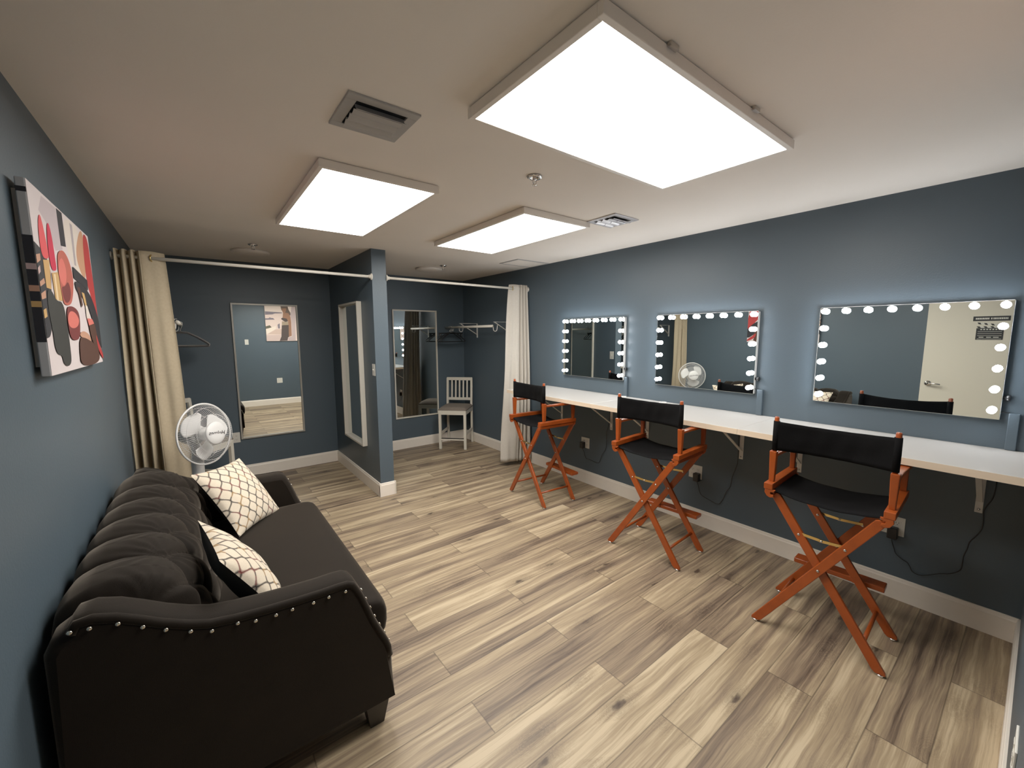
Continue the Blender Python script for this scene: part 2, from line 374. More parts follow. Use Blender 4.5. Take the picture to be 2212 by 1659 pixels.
# ---------------------------------------------------------------- vanity mirrors with bulbs on the right wall
MZ0, MZ1 = 1.178, 1.793
bulb_me = None
def vanity(lab, y0, y1):
    global bulb_me
    cy = (y0+y1)/2; w = y1-y0; h = MZ1-MZ0; D = .034
    t = empty('vanity_mirror', (XR, cy, MZ0), label=lab, cat='mirror', group='light-up vanity mirrors on the right wall')
    f = MB(); f.box(-D, -.001, -w/2, -w/2+.004, 0, h); f.box(-D, -.001, w/2-.004, w/2, 0, h); f.box(-D, -.001, -w/2, w/2, 0, .004); f.box(-D, -.001, -w/2, w/2, h-.004, h)
    f.box(-.004, -.001, -w/2, w/2, 0, h)
    f.build('frame', 'whitemetal', t)
    MB().box(-D-.002, -D+.002, -w/2+.002, w/2-.002, .002, h-.002).build('mirror_glass', 'mirror', t)
    pos = []
    for k in range(8): pos.append((-w/2+.030+k*(w-.060)/7, h-.024))
    for k in range(1, 6):
        for s in (-1, 1): pos.append((s*(w/2-.030), h-.024-k*.1085))
    for y, z in pos:
        if bulb_me is None:
            bm = bmesh.new(); bmesh.ops.create_icosphere(bm, subdivisions=2, radius=.0180); me = bpy.data.meshes.new('bulb'); bm.to_mesh(me); bm.free()
            for p in me.polygons: p.use_smooth = True
            me.materials.append(M['bulb']); bulb_me = me
        o = bpy.data.objects.new('bulb', bulb_me); C.objects.link(o); o.parent = t; o.location = (-D-.025, y, z)
        so = bpy.data.objects.new('socket', sock_me); C.objects.link(so); so.parent = o
        so.location = (.012, 0, 0)
    # dimmer knob and lead at the lower near side
    k = MB(); k.lathe([(.010, 0), (.010, .012), (.016, .014), (.016, .026), (.012, .028)], (-D/2, -w/2, .115), (0,-1,0), 16); k.build('dimmer_knob', 'black_plastic', t)
    k = MB(); k.tube([(-D/2, -w/2, .040), (-D/2, -w/2-.012, .040), (-D/2+.005, -w/2-.030, .038), (-.008, -w/2-.038, .030), (-.008, -w/2-.040, .016)], .0022, 6); k.build('lead', 'black_plastic', t)
    return t
sock_src = MB().lathe([(.012, -.004), (.012, .012)], axis=(1,0,0), n=14).build('socket_src', 'whitemetal'); sock_me = sock_src.data; sock_me.name = 'socket'; bpy.data.objects.remove(sock_src)
vanity('light-up vanity mirror ringed with bulbs, nearest the camera, reflecting a pale door', .1174, .9345)
vanity('light-up vanity mirror with bulbs above the middle of the counter, reflecting the fan', 1.309, 2.139)
vanity('light-up vanity mirror with bulbs nearest the pale curtain, third from the camera', 2.494, 3.314)
# painted cable channels from mirror to counter
for lab, y in (('slate blue cable channel under the nearest vanity mirror', .070), ('slate blue cable channel under the middle vanity mirror', 1.270), ('slate blue cable channel under the farthest vanity mirror', 2.474)):
    o = MB().box(-.024, -.001, -.019, .019, ZC+.002-1.1, 1.215-1.1).build('cable_channel', 'wall', bevel=.003, loc=(XR, y, 1.1))
    tag(o, lab, 'cable channel', 'cable channels on the wall')

# ---------------------------------------------------------------- counter
seams = [YC, 2.399, 1.163, YN+.001]
labs = ['white countertop board at the far end by the pale curtain', 'white countertop board in the middle section of the counter', 'white countertop board at the near end, below the nearest mirror']
for i in range(3):
    y1, y0 = seams[i]-.0006, seams[i+1]+.0006; cy = (y0+y1)/2
    t = empty('countertop', (XR-.002-CD/2, cy, ZC-.036), label=labs[i], cat='countertop', group='wall-mounted makeup counter boards')
    MB().box(-CD/2+.001, CD/2, -(y1-y0)/2, (y1-y0)/2, 0, .036).build('board', 'counter', t, bevel=.0012)
    MB().box(-CD/2-.0004, -CD/2+.0008, -(y1-y0)/2+.0003, (y1-y0)/2-.0003, .0005, .0352).build('edge_band', 'counter_edge', t)
    if i == 0: MB().box(-CD/2, CD/2, (y1-y0)/2-.0002, (y1-y0)/2+.0006, .0005, .0352).build('edge_band', 'counter_edge', t)
# shelf brackets
def shelf_bracket():
    t = empty('shelf_bracket', (0, 0, 0))
    w = .030; zt = ZC-.0365
    MB().box(-.005, 0, -w/2, w/2, zt-.33, zt).build('wall_plate', 'whitemetal', t, bevel=.002)
    MB().box(-.50, -.005, -w/2, w/2, zt-.005, zt).build('arm', 'whitemetal', t, bevel=.0015)
    MB().beam((-.40, 0, zt-.006), (-.006, 0, zt-.265), .022, .006, (0,0,1)).build('strut', 'whitemetal', t)
    b = MB()
    for z in (zt-.31, zt-.05): b.lathe([(.006, 0), (.006, .003), (.002, .004)], (-.005, 0, z), (-1,0,0), 10)
    b.build('screw', 'steel', t)
    return t
BY = [(3.36, 'white shelf bracket under the counter, nearest the pale curtain'), (2.645, 'white shelf bracket under the counter between first and second chair'),
      (2.222, 'white shelf bracket under the counter behind the middle director chair'), (1.380, 'white shelf bracket under the counter where the second dangling cord rises'),
      (.990, 'white shelf bracket half hidden behind the nearest director chair'), (.147, 'white shelf bracket at near end of counter, right of the nearest chair')]
b0 = shelf_bracket()
for i, (y, lab) in enumerate(BY):
    o = b0 if i == 0 else copy_tree(b0)
    o.location = (XR-.0005, y, 0); tag(o, lab, 'bracket', 'brackets under the counter')
# cable grommet rings on the counter
for lab, y in (('white ring cable grommet on counter just behind the middle chair back', 2.471), ('white ring cable grommet on counter below the middle vanity mirror', 2.040)):
    t = empty('cable_grommet', (3.262, y, ZC), label=lab, cat='grommet', group='ring grommets on the counter')
    MB().lathe([(.034, 0), (.034, .004), (.031, .006), (.027, .006), (.026, .002)], n=32).build('ring', 'whitemetal', t)
    MB().lathe([(.0255, 0), (.0255, .003), (.001, .003)], n=28).build('cap', 'grey_plastic', t)

# ---------------------------------------------------------------- wall plates, outlets, plugs, cords
def outlet(lab, P, n, sideways, gang=2, switch=False, group='outlets on the walls', cat='outlet', name='outlet'):
    """P on the wall, n wall normal; sideways the horizontal direction of the plate"""
    n = Vector(n); s = Vector(sideways); t = empty(name, P, label=lab, cat=cat, group=group)
    mat = Matrix((s.to_tuple()+(0,), (0,0,1,0), n.to_tuple()+(0,), (0,0,0,1))).transposed()
    W = .116 if gang == 2 else .072
    MB().box(-W/2, W/2, -.058, .058, 0, .005, mat=mat).build('plate', 'plate', t, bevel=.0015)
    for g in ((-.0235, .0235) if gang == 2 else (0,)):
        if switch:
            MB().box(g-.005, g+.005, -.012, .012, .005, .007, mat=mat).build('collar', 'plate', t)
            MB().box(g-.0035, g+.0035, -.002, .009, .006, .015, mat=mat).build('toggle', 'plate', t)
        else:
            for z in (-.020, .020):
                o = MB().box(g-.016, g+.016, z-.014, z+.014, .005, .0066, mat=mat).build('receptacle', 'plate', t, bevel=.001)
                sl = MB()
                for x in (-.006, .006): sl.box(g+x-.001, g+x+.001, z-.002, z+.008, .0066, .0070, mat=mat)
                sl.box(g-.002, g+.002, z-.010, z-.006, .0066, .0070, mat=mat)
                sl.build('slot', 'slot', o)
    return t
OL = [('square white outlet plate on right wall below the farthest vanity mirror', 2.992, .449), ('square white outlet plate on right wall behind the middle director chair', 1.738, .459), ('square white outlet plate on right wall beside the nearest director chair', .482, .458)]
for lab, y, z in OL: outlet(lab, (XR, y, z), (-1,0,0), (0,1,0))
outlet('white outlet plate on back wall, partly behind the fan', (.300, YB, .475), (0,-1,0), (1,0,0), gang=1)
outlet('square white outlet plate on the wall behind the camera, seen in the left tall mirror', (1.55, YN, .565), (0,1,0), (1,0,0))
outlet('white light switch on the left side of the partition wall, by its front edge', (XPl, 4.036, 1.286), (-1,0,0), (0,-1,0), gang=1, switch=True, group='light switches', cat='light switch', name='light_switch')
outlet('white light switch on the right side of the partition, seen in the far vanity mirror', (XPr, 4.043, 1.31), (1,0,0), (0,1,0), gang=1, switch=True, group='light switches', cat='light switch', name='light_switch')
outlet('white light switch on the wall behind the camera, seen in the left tall mirror', (.945, YN, 1.48), (0,1,0), (1,0,0), gang=1, switch=True, group='light switches', cat='light switch', name='light_switch')
cords = [
 ('black power adapter with thin cord below the farthest vanity mirror', 3.012, .425, [(3.001,.35),(2.975,.283),(2.93,.281),(2.892,.279),(2.83,.270),(2.789,.277),(2.765,.320),(2.745,.375),(2.705,.440),(2.695,.52),(2.694,.616),(2.672,.693),(2.663,.78),(2.66,.984)]),
 ('black power adapter with thin cord behind the middle director chair', 1.712, .423, [(1.706,.361),(1.690,.300),(1.665,.272),(1.60,.255),(1.532,.240),(1.50,.28),(1.467,.366),(1.44,.42),(1.432,.499),(1.41,.57),(1.395,.643),(1.40,.80),(1.405,.984)]),
 ('black power adapter with thin cord beside the nearest director chair', .472, .421, [(.472,.355),(.460,.315),(.450,.29),(.42,.268),(.396,.255),(.382,.232),(.372,.215),(.35,.204),(.320,.208),(.259,.250),(.22,.27),(.184,.306),(.178,.35),(.177,.396),(.168,.44),(.162,.484),(.14,.53),(.126,.573),(.124,.62),(.128,.67),(.118,.71),(.103,.756),(.098,.822),(.098,.984)])]
for lab, y, z, pts in cords:
    t = empty('power_adapter', (XR-.007, y, z), label=lab, cat='power adapter', group='power adapters below the counter')
    MB().box(-.045, -.0005, -.024, .024, -.036, .034).build('adapter_body', 'black_plastic', t, bevel=.006, segs=3)
    P = [(-.028, 0, -.034)]+[(-.008+.004*math.sin(i*1.7), a-y, b-z) for i, (a, b) in enumerate(pts)]
    Q = []
    for i in range(len(P)-1):
        p0, p1, p2, p3 = [Vector(P[max(0, min(len(P)-1, i+k))]) for k in (-1, 0, 1, 2)]
        for s in range(4):
            u = s/4; Q.append(.5*((2*p1)+(p2-p0)*u+(2*p0-5*p1+4*p2-p3)*u*u+(3*p1-p0-3*p2+p3)*u**3))
    Q.append(Vector(P[-1]))
    MB().tube(Q, .0024, 6).build('cord', 'black_plastic', t)

# ---------------------------------------------------------------- director chairs
def director_chair():
    t = empty('director_chair')
    W = 'chair_wood'
    for s in (-1, 1):
        y = s*.245
        MB().box(-.225, .205, y-.021, y+.021, .790, .824).build('seat_rail', W, t, bevel=.003)
        # rounded pivot bar with hook ends below the rail
        pb = MB(); yy = s*.236
        pb.box(-.205, .185, yy-.016, yy+.016, .757, .787)
        o = pb.build('pivot_bar', W, t, bevel=.006, segs=3)
        for x in (-.214, .194):
            hk = [(yy-.024, .790), (yy+.024, .790), (yy+.026, .772), (yy+.014, .752), (yy-.004, .745), (yy-.020, .752), (yy-.016, .762), (yy-.004, .764), (yy-.002, .776), (yy-.018, .778)]
            if s < 0: hk = [(2*yy-a, b) for a, b in hk][::-1]
            MB().prism(hk, 0, x-.009, x+.009).build('hook', W, o, bevel=.002)
        # back post: tapered below, slender above
        MB().beam((-.170, y, .822), (-.170, y, .994), .025, .025, (0,1,0), w2=.036, t2=.034).build('back_post', W, t, bevel=.004)
        MB().lathe([(.011, .99), (.0115, 1.178), (.009, 1.183)], (-.170, y*.985, 0), n=16).build('canvas_post', W, t)
        MB().beam((.180, y, .822), (.180, y, .975), .022, .026, (0,1,0), w2=.032, t2=.030).build('arm_post', W, t, bevel=.004)
        # armrest board, wider to the front
        ar = [(-.152, y-.016), (-.05, y-.018), (.08, y-.027), (.19, y-.030), (.222, y-.020), (.228, y), (.222, y+.020), (.19, y+.030), (.08, y+.027), (-.05, y+.018), (-.152, y+.016)]
        MB().prism(ar, 2, .962, .980).build('armrest', W, t, bevel=.004, segs=3)
    # crossed legs, one X at the back and one at the front
    for xi, (xc, dx) in enumerate(((-.190, .011), (.190, -.011))):
        for s in (-1, 1):
            x = xc-.0105*s if xi == 0 else xc+.0105*s
            a = Vector((x, s*.268, .012)); b = Vector((x, -s*.222, .765)); d = (b-a).normalized()
            n = Vector((0, d.z, -d.y)); hw = .0215
            lo, hi = a-d*.004, b
            pts = []
            foot = a
            def yz(v): return (v.y, v.z)
            # flat cut foot resting on its glide
            P = [foot+n*hw+d*((.012-(foot+n*hw).z+0)/d.z), foot-n*hw+d*((.012-(foot-n*hw).z)/d.z)]
            tip = [b-n*hw-d*.012, b-n*hw*.5, b+n*hw*.5, b+n*hw-d*.012]
            c1 = P[0]+d*.014; P0 = P[0]-Vector((0, (P[0].y-P[1].y)*.12, 0)); P1 = P[1]+Vector((0, (P[0].y-P[1].y)*.12, 0)); c2 = P[1]+d*.014
            poly = [yz(P0), yz(P1), yz(c2)]+[yz(v) for v in tip]+[yz(c1)]
            lg = MB().prism(poly, 0, x-.0095, x+.0095).build('leg', W, t, bevel=.003)
            gy = (P[0].y+P[1].y)/2
            MB().lathe([(.011, 0), (.013, .003), (.013, .009), (.010, .012)], (x, gy, 0), n=18).build('glide', 'chrome', lg)
            bt = MB(); sx = -1 if xi == 0 else 1
            for zz in (.576,):
                k = (zz-a.z)/(b.z-a.z); p = a.lerp(b, k); bt.lathe([(.007, 0), (.006, .002), (.003, .0035)], (x-.0095 if 1 else 0, p.y, p.z), (-1,0,0), 12)
            bt.build('bolt', 'steel', lg)
        # crossing bolt
        MB().lathe([(.0075, 0), (.006, .003), (.002, .0045)], (xc-.021, 0, .424), (-1,0,0), 12).build('pivot_bolt', 'steel', t)
        # folding brass spreader
        hb = MB(); x = xc-.000; k = (.580-.012)/(.765-.012)
        yl = .268-(.49)*k
        p0 = (x-.004, -abs(yl)*1.0, .584); p1 = (x-.004, .0, .578); p2 = (x-.004, abs(yl), .584)
        hb.beam((x-.001, p0[1], .584), (x-.001, .008, .577), .003, .014, (0,0,1)); hb.beam((x+.003, -.008, .577), (x+.003, p2[1], .584), .003, .014, (0,0,1))
        o = hb.build('spreader', 'brass', t)
        MB().lathe([(.006, 0), (.006, .003), (.003, .004)], (x-.003, 0, .577), (-1,0,0), 10).build('rivet', 'steel', o)
    for s in (-1, 1):    # low side stretchers
        k = (.125-.012)/.753; y = s*(.268-.49*k)
        MB().tube([(-.185, y, .125), (.185, y, .125)], .0095, 12).build('stretcher', W, t)
    # foot rest across the front
    fr = [(.205, .228), (.285, .228), (.292, .236), (.292, .250), (.285, .256), (.205, .256)]
    MB().prism(fr, 1, -.215, .205).build('footrest', W, t, bevel=.005, segs=3)
    for s in (-1, 1): MB().beam((.195, s*.09, .242), (.215, s*.09, .242), .02, .02).build('footrest_block', W, t)
    # canvas back: sleeve round both posts, belly forward
    n = 28; mb = MB(); rows = 9; vs = []; z0, z1 = 1.000, 1.160
    for j in range(rows):
        v = j/(rows-1)
        for i in range(n+1):
            u = -1+2*i/n; yy = u*.2435
            sag = (1-u*u)*(.052+.006*math.cos(v*PI))
            ztop = z1-.014*(1-u*u); zb = z0-.004*(1-u*u)
            wr = .0035*math.sin(v*9+u*2.5)*math.exp(-((u*u-.45)**2)*8)+.002*math.sin(u*17+v*4)
            vs.append((-.1845+sag+wr*(1-u*u), yy, zb+(ztop-zb)*v))
    fs = [(j*(n+1)+i, j*(n+1)+i+1, (j+1)*(n+1)+i+1, (j+1)*(n+1)+i) for j in range(rows-1) for i in range(n)]
    mb.add(vs, fs, 0, True)
    o = mb.build('back_canvas', 'canvas_black', t); sm = o.modifiers.new('thick', 'SOLIDIFY'); sm.thickness = .003
    for s in (-1, 1): MB().lathe([(.0150, z0), (.0155, z0+.08), (.0150, z1)], (-.170, s*.2413, 0), n=20).build('sleeve', 'canvas_black', o)
    # canvas seat
    vs = []; n = 24; rows = 14
    for j in range(rows):
        x = -.205+.385*j/(rows-1)
        for i in range(n+1):
            u = -1+2*i/n
            vs.append((x, u*.224, .789-.030*(1-u*u)**.8-.006*(1-u*u)*math.sin(j/(rows-1)*PI)+.001*math.sin(u*9+j)))
    fs = [(j*(n+1)+i, j*(n+1)+i+1, (j+1)*(n+1)+i+1, (j+1)*(n+1)+i) for j in range(rows-1) for i in range(n)]
    o = MB().add(vs, fs, 0, True).build('seat_canvas', 'canvas_black', t); sm = o.modifiers.new('thick', 'SOLIDIFY'); sm.thickness = .004
    return t
dc = director_chair()
DCS = [(2.64, .62, 2.9, 'tall wooden director chair with black canvas, nearest the camera'),
       (2.695, 1.703, 3.9, 'tall wooden director chair with black canvas, middle of the three at the counter'),
       (2.69, 3.00, -4.5, 'tall wooden director chair with black canvas, farthest, beside the pale curtain')]
for i, (x, y, a, lab) in enumerate(DCS):
    o = dc if i == 0 else copy_tree(dc)
    o.location = (x, y, 0); o.rotation_euler = (0, 0, math.radians(a)); tag(o, lab, 'chair', 'director chairs at the makeup counter')

# ---------------------------------------------------------------- tall framed mirrors
def tall_mirror(lab, name_mat, w, h, d, P, rz, b=.018):
    """local: hangs on plane y=0, faces -y, centred in x, bottom at z=0"""
    t = empty('wall_mirror', P, rz, lab, 'mirror', 'tall framed wall mirrors')
    f = MB()
    for q in ((-w/2, -w/2+b, 0, h), (w/2-b, w/2, 0, h), (-w/2+b, w/2-b, 0, b), (-w/2+b, w/2-b, h-b, h)): f.box(q[0], q[1], -d, -.001, q[2], q[3])
    f.build('frame', name_mat, t, bevel=.0015)
    MB().box(-w/2+b, w/2-b, -.010, -.006, b, h-b).build('mirror_glass', 'mirror', t)
    return t
tall_mirror('tall silver-framed mirror on the back wall of the left cubicle', 'frame_grey', .664, 1.535, .024, (.676, YB, .450), 0)
tall_mirror('tall white-framed mirror on the back wall of the right cubicle, beside the stool', 'frame_white', .672, 1.535, .022, (2.514, YB, .443), 0)
tall_mirror('tall cream deep-framed mirror on the left face of the partition wall', 'frame_white', .665, 1.52, .050, (XPl, 4.667, .452), -PI/2, b=.02)
tall_mirror('tall cream deep-framed mirror on the right face of the partition wall', 'frame_white', .665, 1.52, .030, (XPr, 4.735, .452), PI/2, b=.02)

# ---------------------------------------------------------------- curtain rods and curtains
def rod(lab, x0, x1):
    t = empty('curtain_rod', ((x0+x1)/2, YR, ZR), label=lab, cat='curtain rod', group='tension rods across the cubicles')
    L = (x1-x0)/2
    MB().tube([(-L+.01, 0, 0), (L-.01, 0, 0)], .0125, 16).build('pole', 'rod', t)
    for s in (-1, 1): MB().lathe([(.030, 0), (.031, .006), (.022, .012), (.017, .016), (.017, .030)], (s*L, 0, 0), (-s, 0, 0), 24).build('end_cap', 'rod', t)
    return t
rod('white tension curtain rod from the left wall to the partition', XL+.0005, XPl-.0005)
rod('white tension curtain rod from the partition to the right wall', XPr+.0005, XR-.0005)
def curtain(lab, mat, top, bot, ztop, zbot, folds, amp_t, amp_b, flip, bulge, panel, grom, phase=0, seed=1):
    """vertical sheet hung in waves: top/bot (x0,x1) ranges, panel = share of the width that is the smooth leading panel"""
    t = empty('curtain', ((top[0]+top[1])/2, YR, ZR), label=lab, cat='curtain', group='linen curtains of the cubicles')
    ox, oy, oz = t.location
    rnd = random.Random(seed); NU, NV = 150, 46; vs = []
    ph = [rnd.uniform(-.5, .5) for _ in range(folds+2)]
    for j in range(NV+1):
        v = j/NV
        for i in range(NU+1):
            u = i/NU; uu = u if not flip else 1-u    # uu=0 at the leading (free) edge
            if uu < panel: w = uu/panel; ang = w*PI; am = .8
            else:
                w = (uu-panel)/(1-panel); ang = PI+w*PI*folds; am = 1.0
            x0 = top[0]+(bot[0]-top[0])*v**.7; x1 = top[1]+(bot[1]-top[1])*v**.7
            x = x0+(x1-x0)*u
            a = amp_t+(amp_b-amp_t)*min(1, v*1.6)
            y = (am*a*math.cos(ang) if uu < panel else am*a*.9*math.cos(ang)-.45*a)+bulge*math.sin(min(1, v*1.2)*PI*.55)*(.3+.7*uu if not flip else .35+.65*(1-uu))
            y += .010*math.sin(3.1*v*PI+uu*7+phase)*v+.006*math.sin(11*uu+9*v)*v
            if uu < panel: y += .009*math.sin(uu/panel*PI*3.3+1.2*v+.6)*min(1, v*3+.15)*math.sin(uu/panel*PI)**.5+.004*math.sin(uu/panel*9-6*v+math.sin(7*v))*v
            x += .010*math.sin(ang*1.0+v*3.0)*v+.006*math.sin(5*v+uu*9)*v
            z = ztop+(zbot-ztop)*v+(.004*math.sin(ang) if v < .02 else 0)
            vs.append((x-ox, y, z-oz))
    fs = [(j*(NU+1)+i, j*(NU+1)+i+1, (j+1)*(NU+1)+i+1, (j+1)*(NU+1)+i) for j in range(NV) for i in range(NU)]
    o = MB().add(vs, fs, 0, True).build('fabric', mat, t); s = o.modifiers.new('thick', 'SOLIDIFY'); s.thickness = .0025
    gx, gy = grom
    pts = [(gx-ox+.024*math.cos(a)*.35, gy+.024*math.cos(a)*.9, .024*math.sin(a)) for a in [2*PI*k/24 for k in range(24)]]
    MB().tube(pts, .004, 8, closed=True).build('grommet', 'brass', t)
    return t
curtain('beige linen curtain gathered at the left wall, behind the sofa', 'curtain', (-.392, -.125), (-.395, -.075), 2.222, .03, 6, .030, .042, True, -.02, .50, (-.195, 0), seed=3)
curtain('pale grey-beige linen curtain gathered at the right wall behind the counter end', 'curtain_pale', (3.040, 3.298), (2.900, 3.296), 2.222, .06, 7, .026, .042, False, -.06, .46, (3.080, 0), seed=5)

# ---------------------------------------------------------------- closet rails, hangers
def closet(labr, side):
    """side=1: on the right wall, side=-1 on the left wall; x distance from wall mirrored"""
    wx = XR if side > 0 else XL; sg = -side
    xr = wx+sg*.318; zr = 1.735
    t = empty('closet_rail', (xr, 4.9, zr), label=labr, cat='closet rail', group='hanging rails in the cubicles')
    MB().tube([(0, -.605, 0), (0, .63, 0)], .0155, 16).build('pole', 'rod', t)
    for y in (-.60, .245):
        b = MB(); ww = .026
        o = b.box(-sg*.313, -sg*.318, y-ww/2, y+ww/2, -.150, .055).build('wall_plate', 'whitemetal', t)
        o.data.update()
        MB().box(min(-sg*.315, -sg*.02), max(-sg*.315, -sg*.02), y-ww/2, y+ww/2, .051, .055).build('top_arm', 'whitemetal', t)
        MB().beam((-sg*.035, y, .048), (-sg*.312, y, -.105), ww*.8, .006).build('strut', 'whitemetal', t)
        pts = []
        for k in range(15):
            a = PI+PI*k/14; pts.append((-sg*(.042)-(-sg)*.030*math.cos(a-PI)*1.0, y, -.045+.028*math.sin(a)))
        hook = [(-sg*.0, y, .016), (-sg*.012, y, .002), (-sg*.014, y, -.03)]
        x0, x1 = .014, .072
        arc = [(-sg*(.043-.029*math.cos(PI*k/10)), y, -.035-.030*math.sin(PI*k/10)) for k in range(11)]
        MB().tube(hook+arc+[(-sg*.080, y, .015)], .0045, 8).build('rod_hook', 'whitemetal', t)
    return xr, zr
xrr, zrr = closet('white hanging rail on brackets along the right wall behind the curtain', 1)
xrl, zrl = closet('white hanging rail on brackets along the left wall behind the beige curtain', -1)
def hanger(mat, clips=False, wid=.42, rad=.0062):
    """hangs from z=0 (rod top), lies in local x-z plane"""
    t = empty('clothes_hanger')
    hk = [(-.012*1-.0, 0, -.048)]
    arc = [(.021*math.cos(a), 0, .002+.021*math.sin(a)) for a in [math.radians(200-k*22) for k in range(12)]]
    MB().tube(arc[::1]+[(.006, 0, -.040), (0, 0, -.052), (0, 0, -.075)], .0022, 8).build('hook', 'steel', t)
    if clips:
        MB().box(-wid/2, wid/2, -.006, .006, -.095, -.078).build('bar', mat, t, bevel=.003)
        for s in (-1, 1):
            o = MB().box(s*wid*.44-.018, s*wid*.44+.018, -.010, .010, -.128, -.080).build('clip', mat, t, bevel=.004)
            MB().box(s*wid*.44-.005, s*wid*.44+.005, -.0125, .0125, -.118, -.098).build('spring', 'steel', o)
    else:
        w = wid/2
        sh = [(0, 0, -.075), (w*.25, 0, -.082), (w*.6, 0, -.125), (w*.92, 0, -.175), (w, 0, -.192), (w*.985, 0, -.204), (w*.94, 0, -.207)]
        L = [(-x, y, z) for x, y, z in sh[::-1]]
        MB().tube(L+sh[1:]+[(0, 0, -.207)], rad, 8, closed=True).build('body', mat, t)
    return t
h0 = hanger('black_plastic'); hc = hanger('black_plastic', True, .40); hg = hanger('grey_plastic', rad=.010)
HL = [(h0, 0, xrr, 5.30, zrr, 5, 'black plastic hanger on the right cubicle rail, in front of its cluster'), (h0, 1, xrr, 5.33, zrr, -3, 'black plastic hanger on the right cubicle rail, turned slightly behind the front one'),
      (h0, 1, xrr, 5.40, zrr, 3, 'black plastic hanger on the right cubicle rail, rearmost of its cluster'), (hc, 0, xrr, 5.365, zrr, 0, 'black clip hanger with two metal clips on the right cubicle rail'),
      (h0, 1, xrl, 4.96, zrl, 9, 'black plastic hanger on the left cubicle rail, in front of the grey ones'), (hg, 0, xrl, 5.02, zrl, 0, 'grey plastic hanger on the left cubicle rail, next behind the black one'),
      (hg, 1, xrl, 5.07, zrl, -6, 'grey plastic hanger on the left cubicle rail, middle of the grey three'), (hg, 1, xrl, 5.12, zrl, 3, 'grey plastic hanger on the left cubicle rail, rearmost of the grey three')]
for src, cp, x, y, z, a, lab in HL:
    o = copy_tree(src) if cp else src
    o.location = (x, y, z+.0); o.rotation_euler = (0, 0, math.radians(a)); tag(o, lab, 'hanger', 'clothes hangers on the cubicle rails')

# ---------------------------------------------------------------- white slat-back stools
def stool():
    t = empty('slat_back_stool'); Wd = 'stool_paint'
    w, d = .200, .225     # half width, half depth; faces -y
    for s in (-1, 1):
        MB().beam((s*(w-.018), -d+.018, 0), (s*(w-.018), -d+.018, .560), .036, .036, (0,1,0)).build('front_leg', Wd, t, bevel=.002)
        b = MB()   # rear leg sweeping into the back post
        pr = [(d+.030, 0), (d-.008, 0), (d-.035, .30), (d-.038, .60), (d-.006, .985), (d+.022, .985), (d+.002, .60), (d, .30)]
        b.prism(pr, 0, s*w-(.032 if s > 0 else 0), s*w+(0 if s > 0 else .032)).build('rear_leg', Wd, t, bevel=.004)
        MB().box(min(s*w, s*(w-.020)), max(s*w, s*(w-.020)), -d+.036, d-.036, .500, .560).build('side_rail', Wd, t, bevel=.002)
        MB().beam((s*(w-.014), -d+.034, .215), (s*(w-.014), d-.020, .215), .018, .040, (0,0,1)).build('side_stretcher', Wd, t, bevel=.002)
    MB().box(-w+.036, w-.036, -d+.002, -d+.024, .500, .560).build('front_rail', Wd, t, bevel=.002)
    MB().box(-w+.032, w-.032, d-.036, d-.016, .500, .560).build('back_rail', Wd, t, bevel=.002)
    MB().box(-w+.034, w-.034, -d+.002, -d+.026, .130, .152).build('foot_rail', Wd, t, bevel=.002)
    MB().box(-w+.034, w-.034, -d, -d+.030, .152, .158).build('foot_guard', 'black_plastic', t)
    # upholstered seat
    n = 16; vs = []
    for j in range(n+1):
        for i in range(n+1):
            u, v = -1+2*i/n, -1+2*j/n
            e = (1-abs(u)**6)*(1-abs(v)**6)
            vs.append((u*(w+.004)*(1), v*(d-.010)-.008, .572+.034*e**.35+.006*(1-u*u)*(1-v*v)))
    fs = [(j*(n+1)+i, j*(n+1)+i+1, (j+1)*(n+1)+i+1, (j+1)*(n+1)+i) for j in range(n) for i in range(n)]
    mb = MB().add(vs, fs, 0, True); mb.box(-w-.004, w+.004, -d+.002, d-.018, .561, .573)
    mb.build('seat_cushion', 'stool_seat', t)
    # back: top rail, lower rail, five slats (leaning)
    def by(z): return d-.022+(z-.60)*.083
    MB().beam((-w+.004, by(.968), .968), (w-.004, by(.968), .968), .024, .046, (0,0,1)).build('top_rail', Wd, t, bevel=.006, segs=3)
    MB().beam((-w+.02, by(.668), .668), (w-.02, by(.668), .668), .022, .040, (0,0,1)).build('lower_rail', Wd, t, bevel=.003)
    for k in range(5):
        x = (k-2)*.0585
        MB().beam((x, by(.675), .675), (x, by(.955), .955), .022, .012, (0,1,0)).build('slat', Wd, t, bevel=.001)
    return t
s0 = stool()
tag(s0, 'white slat-back stool with taupe seat in the right cubicle corner', 'stool', 'white slat-back stools in the cubicles')
s0.location = (3.005-.03, 5.235-.02, 0); s0.rotation_euler = (0, 0, math.radians(-45))
s1 = copy_tree(s0, None, 'white slat-back stool mostly hidden behind the fan and beige curtain')
s1.location = (-.055, 5.065, 0); s1.rotation_euler = (0, 0, math.radians(45))
